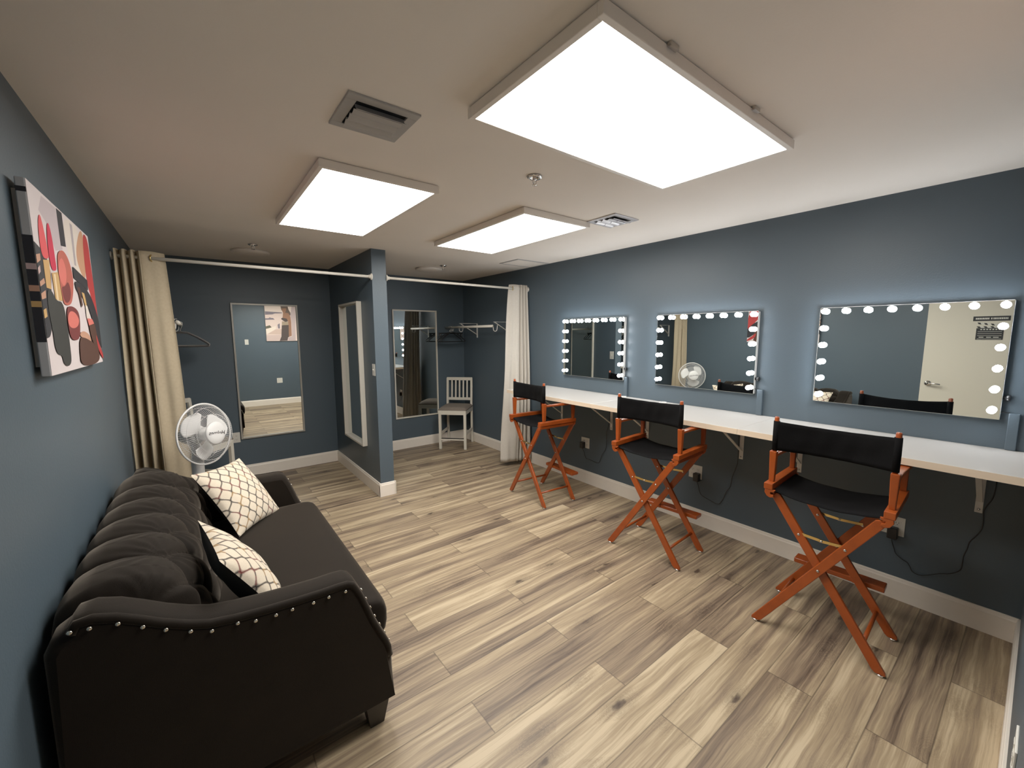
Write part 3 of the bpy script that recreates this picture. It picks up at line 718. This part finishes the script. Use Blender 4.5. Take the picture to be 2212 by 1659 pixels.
# ---------------------------------------------------------------- sofa
def make_sofa():
    t = empty('sofa', (.08, 2.345, 0), label='dark charcoal velvet loveseat with tufted back and nailhead trim along the left wall', cat='sofa')
    ox, oy = .08, 2.345
    V = 'velvet'
    y0, y1 = 1.530, 3.160; at = .130
    top = [(-.335, .835), (-.318, .862), (-.28, .866), (-.23, .848), (-.18, .818), (-.13, .785), (-.075, .755), (-.024, .734), (.044, .722), (.12, .714), (.20, .708), (.30, .703), (.36, .703), (.395, .700), (.418, .688), (.432, .665), (.448, .630), (.468, .575), (.490, .510), (.515, .450), (.538, .400), (.552, .360), (.557, .320), (.557, .125)]
    prof = [(-.382, .125), (-.384, .775), (-.366, .815)]+top
    nv = [(-.323,.837),(-.286,.832),(-.23,.82),(-.18,.787),(-.131,.755),(-.075,.723),(-.024,.700),(.044,.695),(.093,.681),(.152,.675),(.202,.674),(.27,.670),(.322,.670),(.381,.668)]
    me = None
    for ya, yb, face in ((y0, y0+at, y0), (y1-at, y1, y1)):
        # main arm body, its top rolled over, side panel slightly recessed
        n = len(prof); mb = MB()
        ring = [(0.0, .030), (.006, .014), (.020, .004), (.040, 0), (at-.040, 0), (at-.020, .004), (at-.006, .014), (at, .030)]
        cx, cz = .10, .40
        vs = []
        for dy, ins in ring:
            for i, (x, z) in enumerate(prof):
                p = Vector(prof[i-1]); q = Vector(prof[(i+1) % n]); d = (q-p).normalized(); nn = Vector((d.y, -d.x))  # inward for this winding
                k = ins if z > .2 else ins*.25
                vs.append((x+nn.x*k-ox, ya+dy-oy, z+nn.y*k))
        R = len(ring)
        fs = [(r*n+i, r*n+(i+1) % n, (r+1)*n+(i+1) % n, (r+1)*n+i) for r in range(R-1) for i in range(n)]
        mb.add(vs, fs, 0, True); mb.add(vs[:n], [tuple(range(n))]); mb.add(vs[-n:], [tuple(range(n))[::-1]])
        arm = mb.build('arm', V, t)
        # welt roll over the arm top and front edge, standing proud of the side panel
        sgn = -1 if face == y0 else 1
        path = [Vector((x, 0, z)) for x, z in top[:-1]]
        pts = []
        for i, p in enumerate(path):
            d = (path[min(i+1, len(path)-1)]-path[max(i-1, 0)]).normalized(); nn = Vector((-d.z, 0, d.x))
            pts.append(p-nn*.015)
        pts = [Vector((p.x-ox, face-sgn*.010-oy, p.z)) for p in pts if p.z > .66 or True]
        MB().tube(pts, .0135, 12).build('arm_roll', V, arm)
        nails = nv+[(.432,.610),(.447,.568),(.463,.522),(.480,.477),(.500,.432),(.520,.394),(.538,.352)]
        if me is None:
            q = MB().lathe([(.0065, 0), (.0060, .0018), (.0040, .0034), (.0010, .0042)], n=14).build('nailhead', 'nail'); me = q.data; bpy.data.objects.remove(q)
        def nail(P, nv_):
            o = bpy.data.objects.new('nailhead', me); C.objects.link(o); o.parent = arm
            o.location = P; o.rotation_euler = Vector(nv_).to_track_quat('Z', 'Y').to_euler()
        for x, z in nv: nail((x-ox, face+sgn*.0030-oy, z), (0, sgn, 0))
        for k in range(7):    # down the sloping front of the arm
            z = .635-.044*k; i = max(j for j in range(len(top)) if top[j][1] >= z); x0_, z0_ = top[i]; x1_, z1_ = top[i+1]
            q = (z0_-z)/(z0_-z1_); x = x0_+(x1_-x0_)*q; d = Vector((x1_-x0_, 0, z1_-z0_)).normalized(); nn = Vector((-d.z, 0, d.x))
            nail(Vector((x-ox, face-sgn*.026-oy, z))+nn*.0005, nn)
    # front-edge nail row on the near arm's sloping face
    # base and front rail
    MB().box(-.345-ox, .555-ox, y0+at-.005-oy, y1-at+.005-oy, .125, .335).build('base', V, t, bevel=.02, segs=3)
    # back shell
    MB().box(-.385-ox, -.300-ox, y0+.06-oy, y1-.06-oy, .125, .790).build('back_shell', V, t, bevel=.025, segs=3)
    # tufted back
    prf = [(-.366, .700), (-.372, .755), (-.362, .800), (-.338, .830), (-.300, .848), (-.250, .853), (-.200, .846), (-.155, .826), (-.115, .793), (-.083, .755), (-.062, .700), (-.048, .640), (-.035, .580), (-.020, .520), (-.010, .470)]
    P = [Vector((a, 0, b)) for a, b in prf]; L = [0]
    for i in range(1, len(P)): L.append(L[-1]+(P[i]-P[i-1]).length)
    tot = L[-1]
    def at_s(s):
        for i in range(1, len(P)):
            if s <= L[i] or i == len(P)-1:
                k = (s-L[i-1])/(L[i]-L[i-1]); p = P[i-1].lerp(P[i], k); break
        e = .04
        return p
    NS, NY = 90, 360; yA, yB = y0+at-.035, y1-at+.035; vs = []
    pts = [at_s(tot*i/NS) for i in range(NS+1)]
    nrm = []
    for i in range(NS+1):
        d = (pts[min(i+2, NS)]-pts[max(i-2, 0)]).normalized(); nrm.append(Vector((-d.z, 0, d.x)))
    pit = .213; yk = 1.893; s1 = L[7]; s2 = L[9]
    buttons = []
    Hh = .034
    for i in range(NS+1):
        s = tot*i/NS
        for j in range(NY+1):
            y = yA+(yB-yA)*j/NY
            yw = y+.010*math.sin(s*16+y*5)
            q = (yw-yk)/pit
            if q < 0: q = (yw-yk)/.262
            if q > 4: q = 4+(yw-yk-4*pit)/.30
            if s < s1:
                a = abs(math.sin(PI*q)); ease = min(1, s/.16)
                h = a**.55*Hh*ease+(1-ease)*Hh*.6
                # small gathers fanning from the button
                dj = (q-round(q))*pit; r = math.hypot(dj, s1-s)
                h += .0050*math.sin(math.atan2(dj, s1-s+.001)*17)*math.exp(-r*14)*min(1, r/.02)
            else:
                k = (s-s1)/(s2-s1)
                a = abs(math.sin(PI*(q+k/2))); b = abs(math.sin(PI*(q-k/2)))
                h = (a*b)**.30*Hh
                dj = (q-round(q))*pit; r = math.hypot(dj, s1-s)
                h += .0050*math.sin(math.atan2(dj, s1-s+.001)*17)*math.exp(-r*14)*min(1, r/.02)
            edge = min(y-yA, yB-y); ef = min(1, edge/.075); h = h*(1-(1-ef)**2*.6)-.13*(1-math.sqrt(max(0, 1-(1-ef)**2)))
            p = pts[i]+nrm[i]*h
            vs.append((p.x-ox, y-oy, p.z))
    fs = [(i*(NY+1)+j, i*(NY+1)+j+1, (i+1)*(NY+1)+j+1, (i+1)*(NY+1)+j) for i in range(NS) for j in range(NY)]
    mb = MB().add(vs, fs, 0, True)
    bk = mb.build('back_cushion', V, t)
    nrmx = at_s(s1)
    for k in range(-1, 5):
        for row, ss, of in ((0, s1, 0), (1, s2, .5)):
            if k < 0 and row == 0: continue
            y = yk+(k+of)*pit
            if y < yA+.03 or y > yB-.03: continue
            i = int(ss/tot*NS); p = pts[i]+nrm[i]*(.002)
            MB().lathe([(.012, -.004), (.013, .002), (.009, .006), (.001, .008)], (p.x-ox, y-oy, p.z), nrm[i], 16).build('button', V, bk)
    # seat cushion: soft slab
    nx, ny = 26, 60; cx0, cx1, cy0, cy1 = -.03, .585, y0+at-.006, y1-at+.006
    prof2 = []
    vs = []; fs = []
    def slab(u, v, topside):
        e = (1-abs(u)**10)*(1-abs(v)**14)
        return (.485 if topside else .335)+(.014*(1-u*u)*(1-v*v) if topside else 0)
    rings = [(0.0, .345), (-.012, .345)]
    mb = MB(); R = .045; layers = [(-.010, .335), (.0, .350), (.006, .385), (.006, .430), (.0, .455), (-.012, .474), (-.030, .486), (-.055, .492), (-.12, .497), (-.22, .500)]
    N = 160
    def outline(off):
        out = []; a, b = (cx1-cx0)/2+off, (cy1-cy0)/2+off*.35; mx, my = (cx0+cx1)/2, (cy0+cy1)/2
        for k in range(N):
            th = 2*PI*k/N; c, s_ = math.cos(th), math.sin(th); pw = 2/26 if off > -.1 else 2/12
            out.append((mx+a*math.copysign(abs(c)**pw, c)-ox, my+b*math.copysign(abs(s_)**pw, s_)-oy))
        return out
    vs = []
    for off, z in layers:
        for x, y in outline(off): vs.append((x, y, z))
    n = N
    fs = [(r*n+i, r*n+(i+1) % n, (r+1)*n+(i+1) % n, (r+1)*n+i) for r in range(len(layers)-1) for i in range(n)]
    mb.add(vs, fs, 0, True); mb.add(vs[:n], [tuple(range(n))]); mb.add(vs[-n:], [tuple(range(n))], 0, True)
    mb.build('seat_cushion', V, t)
    for x, y in ((.490, y0+.070), (.490, y1-.070), (-.30, y0+.070), (-.30, y1-.070)):
        MB().beam((x-ox, y-oy, .128), (x-ox, y-oy, 0), .100, .100, (0,1,0), w2=.058, t2=.058).build('foot', 'sofa_foot', t, bevel=.002)
    return t
make_sofa()

def pillow(lab, side, loc, eul):
    t = empty('throw_pillow', loc, label=lab, cat='pillow', group='patterned throw pillows on the sofa')
    t.rotation_euler = eul
    N = 48; h = side/2*1.03
    def pt(i, j, sg):
        u, v = -1+2*i/N, -1+2*j/N
        pin = 1-.075*(1-abs(v)**2.2)*abs(u)**3; piv = 1-.075*(1-abs(u)**2.2)*abs(v)**3
        th = .066*((1-u*u)**.55)*((1-v*v)**.55)
        th += .003*math.sin(u*9+v*4)*(1-u*u)*(1-v*v)
        return (sg*th, u*h*pin, v*h*piv)
    for nm, sg, mat in (('front', 1, 'lattice'), ('back', -1, 'pillow_back')):
        vs = [pt(i, j, sg) for j in range(N+1) for i in range(N+1)]
        fs = [(j*(N+1)+i, j*(N+1)+i+1, (j+1)*(N+1)+i+1, (j+1)*(N+1)+i) for j in range(N) for i in range(N)]
        MB().add(vs, fs, 0, True).build(nm+'_panel', mat, t)
    return t
pillow('white lattice-patterned throw pillow with black back, farther one near the fan', .42, (.148, 2.893, .676), (-.10, -.626, -.56))
_u = Vector((-.05, .365, .010)).normalized(); _v = Vector((-.22, -.035, .365)); _v = (_v-_u*_v.dot(_u)).normalized(); _n = _u.cross(_v)
pillow('white lattice-patterned throw pillow leaning near the closest sofa arm', .40, (.090, 1.872, .695), Matrix((_n, _u, _v)).transposed().to_euler())

# ---------------------------------------------------------------- pedestal fan
def make_fan():
    cx, cy, cz = .013, 3.58, .937
    t = empty('pedestal_fan', (-.045, 3.64, 0), label='white oscillating pedestal fan behind the sofa, before the beige curtain', cat='fan')
    O = Vector((-.045, 3.64, 0)); c = Vector((cx, cy, cz))-O
    n = Vector((.70, -.70, .10)).normalized()
    side = n.cross(Vector((0,0,1))).normalized(); up = side.cross(n).normalized()
    def W(a, b, f): return c+side*a+up*b+n*f
    MB().lathe([(.20, 0), (.205, .012), (.19, .030), (.06, .045), (.030, .060)], n=40).build('base', 'fan', t)
    MB().lathe([(.024, .05), (.024, .52), (.018, .525), (.018, .60)], n=20).build('pole', 'fan', t)
    MB().lathe([(.030, .55), (.036, .60), (.038, .72), (.030, .78)], n=24).build('control_neck', 'fan', t)
    # motor housing behind the blades
    b = MB(); b.lathe([(.03, -.17), (.055, -.165), (.068, -.12), (.070, -.07), (.060, -.045)], c, n, 28); b.tube([Vector((0,0,.76)), Vector((0,0,.84)), c-n*.11], .030, 14); b.build('motor_housing', 'fan', t)
    Rg = .213
    # outer ring
    ring = [W(Rg*math.cos(a), Rg*math.sin(a), 0) for a in [2*PI*k/72 for k in range(72)]]
    rb = MB().tube(ring, .0062, 8, closed=True)
    rb.build('grille_ring', 'fan', t)
    for nm, sg, dep, r0 in (('front_grille', 1, .085, .078), ('rear_grille', -1, .070, .070)):
        g = MB(); K = 84
        for k in range(K):
            a = 2*PI*k/K; pts = []
            for q in range(9):
                u = q/8; r = r0+(Rg-r0)*u; f = sg*dep*math.cos(u*PI/2)**.55 if u < 1 else 0
                aa = a+(.10*(1-u) if sg > 0 else 0)
                pts.append(W(r*math.cos(aa), r*math.sin(aa), f))
            g.tube(pts, .0009, 4, cap=False)
        for rr, ff in ((.135, .84), (.185, .52)):
            g.tube([W(rr*math.cos(a), rr*math.sin(a), sg*dep*ff) for a in [2*PI*k/60 for k in range(60)]], .0013, 5, closed=True)
        g.build(nm, 'fan', t)
    # front badge disc
    cap = MB().lathe([(.079, .078), (.080, .086), (.074, .092), (.04, .095), (.001, .096)], c, n, 40); capo = cap.build('badge', 'fan', t)
    M3 = Matrix((side, up, n)).transposed()
    rot = M3.to_euler()
    tx = text_mesh('brand_text', 'Holmes', .042, 'ink', capo, c+n*.0965, rot)
    # tilt the word as in the photograph
    tx.rotation_euler = (M3 @ Matrix.Rotation(math.radians(10), 3, 'Z')).to_euler()
    # hub and three blades
    MB().lathe([(.045, -.03), (.048, .01), (.040, .030), (.001, .034)], c, n, 28).build('hub', 'blade', t)
    for bk, base in enumerate((150, 32, 270)):
        vs = []; NA, NR = 14, 12
        for i in range(NR+1):
            u = i/NR; r = .035+(.150)*u
            half = math.radians(13+27*math.sin(min(1, u*1.05)*PI*.62)) if u < .999 else math.radians(24)
            half *= (1-.35*max(0, u-.75)/.25)
            for j in range(NA+1):
                v = -1+2*j/NA; a = math.radians(base)+v*half+.25*u
                rr = r*(1-.05*v*v*u)
                vs.append(W(rr*math.cos(a), rr*math.sin(a), .022*v*(.5+.5*u)-.004))
        fs = [(i*(NA+1)+j, i*(NA+1)+j+1, (i+1)*(NA+1)+j+1, (i+1)*(NA+1)+j) for i in range(NR) for j in range(NA)]
        o = MB().add(vs, fs, 0, True).build('blade', 'blade', t); s = o.modifiers.new('thick', 'SOLIDIFY'); s.thickness = .002
make_fan()

# ---------------------------------------------------------------- canvas prints
polyA = [
('p_lilac',[(0.171,0.98),(0.363,0.985),(0.402,0.749),(0.281,0.712),(0.193,0.844),(0.111,0.884)]) ,
('p_dark',[(0.374,0.989),(0.465,0.991),(0.467,0.781),(0.377,0.766)]) ,
('p_cream',[(0.465,0.991),(0.831,0.986),(0.804,0.615),(0.557,0.678),(0.467,0.781)]) ,
('p_grey',[(0.592,0.973),(0.639,0.971),(0.624,0.692),(0.587,0.693)]) ,
('p_tan',[(0.789,0.987),(0.876,0.99),(0.82,0.618),(0.703,0.654),(0.631,0.78)]) ,
('p_red',[(0.847,0.991),(0.981,0.982),(0.984,0.744),(1.005,0.545),(1.017,0.277),(0.97,0.296),(0.888,0.511),(0.808,0.626)]) ,
('p_dark',[(-0.083,0.713),(0.009,0.69),(0.133,0.655),(0.168,0.558),(0.14,0.469),(0.073,0.213),(-0.028,0.194),(-0.081,0.188),(-0.08,0.439)]) ,
('p_skin',[(-0.083,0.43),(0.062,0.455),(0.057,0.414),(-0.079,0.399)]) ,
('p_gold',[(-0.074,0.346),(0.039,0.359),(0.041,0.315),(-0.081,0.302)]) ,
('p_skin',[(-0.063,0.627),(0.052,0.643),(0.049,0.609),(-0.07,0.583)]) ,
('p_pink',[(-0.096,0.559),(0.032,0.579),(0.03,0.546),(-0.081,0.526)]) ,
('p_skin',[(-0.071,0.49),(0.059,0.518),(0.066,0.493),(-0.072,0.465)]) ,
('p_pinkred',[(0.111,0.874),(0.138,0.813),(0.162,0.669),(0.161,0.641),(0.084,0.623),(0.063,0.678),(0.075,0.806)]) ,
('p_gold',[(0.077,0.617),(0.159,0.633),(0.136,0.469),(0.075,0.47)]) ,
('p_crimson',[(0.215,0.862),(0.243,0.789),(0.25,0.646),(0.251,0.591),(0.175,0.577),(0.162,0.669),(0.18,0.812)]) ,
('p_gold',[(0.171,0.565),(0.264,0.586),(0.279,0.42),(0.175,0.416)]) ,
('p_lightgold',[(0.196,0.563),(0.221,0.567),(0.22,0.418),(0.196,0.417)]) ,
('p_black',[(0.076,0.464),(0.138,0.465),(0.181,0.41),(0.277,0.416),(0.303,0.315),(0.304,0.08),(0.28,0.042),(0.224,0.031),(0.171,0.051),(0.161,0.104),(0.107,0.107),(0.078,0.15),(0.08,0.234),(0.057,0.363)]) ,
('p_copper',[(0.286,0.698),(0.358,0.738),(0.419,0.738),(0.481,0.696),(0.511,0.619),(0.504,0.535),(0.445,0.437),(0.388,0.403),(0.302,0.399),(0.282,0.428),(0.267,0.583)]) ,
('p_salmon',[(0.304,0.665),(0.363,0.693),(0.404,0.632),(0.388,0.558),(0.33,0.51),(0.289,0.534),(0.269,0.591)]) ,
('p_maroon',[(0.279,0.507),(0.341,0.512),(0.411,0.562),(0.441,0.502),(0.413,0.442),(0.347,0.411),(0.3,0.422)]) ,
('p_dark',[(0.531,0.673),(0.824,0.628),(0.814,0.551),(0.527,0.597)]) ,
('p_dark',[(0.527,0.597),(0.814,0.551),(0.932,0.456),(1.032,0.266),(1.01,0.087),(0.912,0.163),(0.825,0.36),(0.718,0.474),(0.543,0.506)]) ,
('p_brown',[(0.569,0.544),(0.622,0.547),(0.644,0.43),(0.609,0.409)]) ,
('p_gold',[(0.652,0.52),(0.707,0.518),(0.733,0.438),(0.693,0.426)]) ,
('p_cream',[(0.697,0.435),(0.745,0.43),(0.772,0.347),(0.693,0.338)]) ,
('p_maroon',[(0.317,0.385),(0.411,0.405),(0.522,0.385),(0.546,0.327),(0.496,0.196),(0.398,0.181),(0.325,0.198),(0.31,0.276)]) ,
('p_salmon',[(0.336,0.348),(0.387,0.371),(0.465,0.364),(0.525,0.325),(0.496,0.282),(0.415,0.259),(0.338,0.265),(0.312,0.299)]) ,
('p_brown',[(0.492,0.205),(0.615,0.213),(0.749,0.175),(0.917,0.091),(0.878,0.002),(0.454,0.006),(0.457,0.112)]) ,
('p_skin',[(0.502,0.231),(0.588,0.249),(0.706,0.223),(0.745,0.166),(0.636,0.195),(0.505,0.205)]) ,
('p_brown',[(0.706,0.334),(0.846,0.332),(0.885,0.264),(0.926,0.111),(0.877,0.083),(0.749,0.175)]) ,
('p_salmon',[(0.699,0.339),(0.817,0.34),(0.852,0.307),(0.718,0.288)]) ,
('p_red',[(0.859,0.243),(0.912,0.163),(1.0,0.066),(1.015,0.012),(0.882,0.093)]) ,
]
polyB = [
('q_sky',[(1.344,2.31),(1.983,2.312),(1.98,2.168),(1.339,2.149)]) ,
('q_slate',[(1.343,2.181),(1.691,2.166),(1.69,2.146),(1.54,2.136),(1.493,2.115),(1.344,2.102)]) ,
('q_slate',[(1.339,2.022),(1.403,2.024),(1.433,2.046),(1.46,2.034),(1.499,2.032),(1.531,1.994),(1.336,1.987)]) ,
('q_green',[(1.335,1.838),(1.421,1.864),(1.463,1.81),(1.334,1.78)]) ,
('q_white',[(1.337,1.774),(1.544,1.846),(1.54,1.781),(1.363,1.665),(1.338,1.659)]) ,
('q_rose',[(1.363,1.659),(1.54,1.769),(1.661,1.776),(1.653,1.652)]) ,
('q_rose2',[(1.339,1.633),(1.653,1.645),(1.605,1.521),(1.336,1.511)]) ,
('q_slate',[(1.581,1.879),(1.629,1.912),(1.627,1.789),(1.587,1.791)]) ,
('q_hair',[(1.668,2.304),(1.816,2.306),(1.835,2.229),(1.867,2.164),(1.869,2.099),(1.792,2.097),(1.748,2.044),(1.749,2.161),(1.683,2.217)]) ,
('q_skin',[(1.691,2.256),(1.779,2.266),(1.782,2.22),(1.755,2.161),(1.708,2.16),(1.699,2.192)]) ,
('q_skin',[(1.714,2.16),(1.761,2.161),(1.825,2.15),(1.861,2.073),(1.871,1.942),(1.864,1.618),(1.797,1.592),(1.808,1.783),(1.807,1.954),(1.747,2.031),(1.695,2.043)]) ,
('q_skin2',[(1.678,1.958),(1.806,1.947),(1.813,1.862),(1.667,1.873)]) ,
('q_black',[(1.659,2.016),(1.689,2.043),(1.747,2.031),(1.787,2.019),(1.801,1.954),(1.742,1.949),(1.697,1.978)]) ,
('q_black',[(1.667,1.867),(1.814,1.875),(1.802,1.592),(1.784,1.579),(1.768,1.506),(1.603,1.502),(1.645,1.606)]) ,
('q_mauve',[(1.899,2.309),(1.983,2.306),(1.941,1.504),(1.786,1.513),(1.783,1.572),(1.869,1.605),(1.877,1.942),(1.863,2.099)]) ,
]
def canvas_makeup():
    y0, y1, z0, z1 = 1.961, 2.914, 1.497, 2.111; x = .038
    t = empty('canvas_print', (XL, y0, z0), label='large canvas print of red lipsticks and makeup brushes on the left wall', cat='wall art', group='canvas prints')
    W, Hh = y1-y0, z1-z0
    MB().box(.0005, .017, .03, W-.03, .03, Hh-.03).build('stretcher_frame', 'fixture', t)
    MB().box(.015, x, 0, W, 0, Hh).build('stretched_canvas', 'canvas_side', t, bevel=.003)
    mats = []; mb = MB()
    def put(mn, pts, k):
        if mn not in mats: mats.append(mn)
        q = [(x+.0006+k*.00012, min(max(a, 0.002), .998)*W, min(max(b, 0.002), .998)*Hh) for a, b in pts]
        mb.add(q, [tuple(range(len(q)))], mats.index(mn))
    put('p_bg', [(0,0),(1,0),(1,1),(0,1)], 0)
    def chaikin(pts):
        for _ in range(3):
            q = []
            for i in range(len(pts)):
                (a, b), (c, d) = pts[i], pts[(i+1) % len(pts)]
                q += [(a*.75+c*.25, b*.75+d*.25), (a*.25+c*.75, b*.25+d*.75)]
            pts = q
        return pts
    for k, (mn, pts) in enumerate(polyA): put(mn, chaikin(pts) if len(pts) > 4 and mn != 'p_lilac' else pts, k+1)
    # the picture wraps round the near side
    def side(mn, za, zb, k):
        if mn not in mats: mats.append(mn)
        mb.add([(.0155, -.0006-k*.0001, za*Hh), (x, -.0006-k*.0001, za*Hh), (x, -.0006-k*.0001, zb*Hh), (.0155, -.0006-k*.0001, zb*Hh)], [(0,1,2,3)], mats.index(mn))
    side('p_dark', .18, .72, 1); side('p_skin', .44, .47, 2); side('p_gold', .36, .39, 2); side('p_pink', .55, .58, 2); side('p_dark', .93, .955, 1)
    mb.build('printed_picture', mats, t)
canvas_makeup()
def canvas_portrait():
    x0, x1, z0, z1 = 1.337, 1.980, 1.497, 2.312; y = .028
    t = empty('canvas_print', (x0, YN, z0), label='canvas print of a woman by the sea, reflected in the left tall mirror', cat='wall art', group='canvas prints')
    MB().box(0, x1-x0, .001, y, 0, z1-z0).build('stretched_canvas', 'canvas_side', t, bevel=.003)
    mats = ['q_bg']; mb = MB()
    mb.add([(0.002, y+.0006, .002), (x1-x0-.002, y+.0006, .002), (x1-x0-.002, y+.0006, z1-z0-.002), (.002, y+.0006, z1-z0-.002)], [(0,1,2,3)], 0)
    for k, (mn, pts) in enumerate(polyB):
        if mn not in mats: mats.append(mn)
        q = [(min(max(a-x0, .002), x1-x0-.002), y+.0008+k*.00015, min(max(b-z0, .002), z1-z0-.002)) for a, b in pts]
        mb.add(q, [tuple(range(len(q)))], mats.index(mn))
    mb.build('printed_picture', mats, t)
canvas_portrait()
# ---------------------------------------------------------------- signs on the door (seen mirrored in the near vanity mirror)
xd = XL+.0125
t = empty('door_sign', (xd, .403, 1.785), label='narrow black sign plate with pale lettering, high on the pale door', cat='sign')
MB().box(0, .003, -.135, .135, -.026, .026).build('plate', 'ink', t, bevel=.001)
mb = MB(); random.seed(3); y = -.118
while y < .116:
    w = random.uniform(.007, .012)
    if not -.012 < y+w/2 < .010: mb.box(.003, .0036, y, y+w, -.009, .009)
    y += w+.003
mb.box(.003, .0036, -.006, .003, -.009, .009)
mb.build('lettering', 'plate', t)
t = empty('clapperboard_sign', (xd, .405, 1.66), label='black and white film clapperboard sign on the pale door', cat='sign')
MB().box(0, .003, -.100, .100, -.108, .020).build('slate', 'ink', t, bevel=.001)
mb = MB()
for z in (-.018, -.040, -.062, -.098): mb.box(.003, .0035, -.088, .088, z-.0015, z+.0015)
for a, b_ in ((-.07, -.03), (-.015, .02), (.04, .075)): mb.box(.003, .0035, a, b_, -.084, -.076)
for k in range(7): mb.box(.003, .0035, -.075+k*.022, -.062+k*.022, .000, .011)
mb.build('slate_lines', 'plate', t)
for z, tilt in ((.030, 0), (.060, .14)):
    o = empty('x'); bpy.data.objects.remove(o)
    stick = MB().box(0, .003, -.100, .095, -.008, .010).build('clap_stick', 'plate', t, loc=(0, 0, z), rot=(tilt, 0, 0))
    mb = MB()
    for k in range(4):
        a = -.085+k*.05; mb.add([(.0034, a, -.008), (.0034, a+.022, -.008), (.0034, a+.036, .010), (.0034, a+.014, .010)], [(0,1,2,3)])
    mb.build('stripes', 'ink', stick)

# ---------------------------------------------------------------- camera, world, colour
f, yaw, pit_, roll, hc = 887.4653, .6558, -.1194, -.0035, 1.626
cyw, syw, cp, spp = math.cos(yaw), math.sin(yaw), math.cos(pit_), math.sin(pit_)
F = Vector((syw*cp, cyw*cp, spp)); R = Vector((cyw, -syw, 0)); U = R.cross(F)
R2 = R*math.cos(roll)+U*math.sin(roll); U2 = -R*math.sin(roll)+U*math.cos(roll)
cam = bpy.data.cameras.new('camera'); co = bpy.data.objects.new('camera', cam); C.objects.link(co)
cam.sensor_fit = 'HORIZONTAL'; cam.sensor_width = 36; cam.lens = f/2212*36; cam.clip_start = .01; cam.clip_end = 50
co.matrix_world = Matrix(((R2.x, U2.x, -F.x, 0), (R2.y, U2.y, -F.y, 0), (R2.z, U2.z, -F.z, hc), (0, 0, 0, 1)))
S = bpy.context.scene; S.camera = co
w = bpy.data.worlds.new('world'); S.world = w; w.use_nodes = True
w.node_tree.nodes['Background'].inputs[0].default_value = (.9, .95, 1, 1); w.node_tree.nodes['Background'].inputs[1].default_value = .0
S.view_settings.view_transform = 'Standard'; S.view_settings.look = 'None'; S.view_settings.exposure = .85; S.view_settings.gamma = 1.12
S.cycles.max_bounces = 10; S.cycles.glossy_bounces = 6; S.cycles.diffuse_bounces = 5; S.cycles.use_denoising = True
S.cycles.caustics_reflective = False; S.cycles.caustics_refractive = False; S.cycles.sample_clamp_indirect = 6
try: S.cycles.use_light_tree = True
except Exception: pass
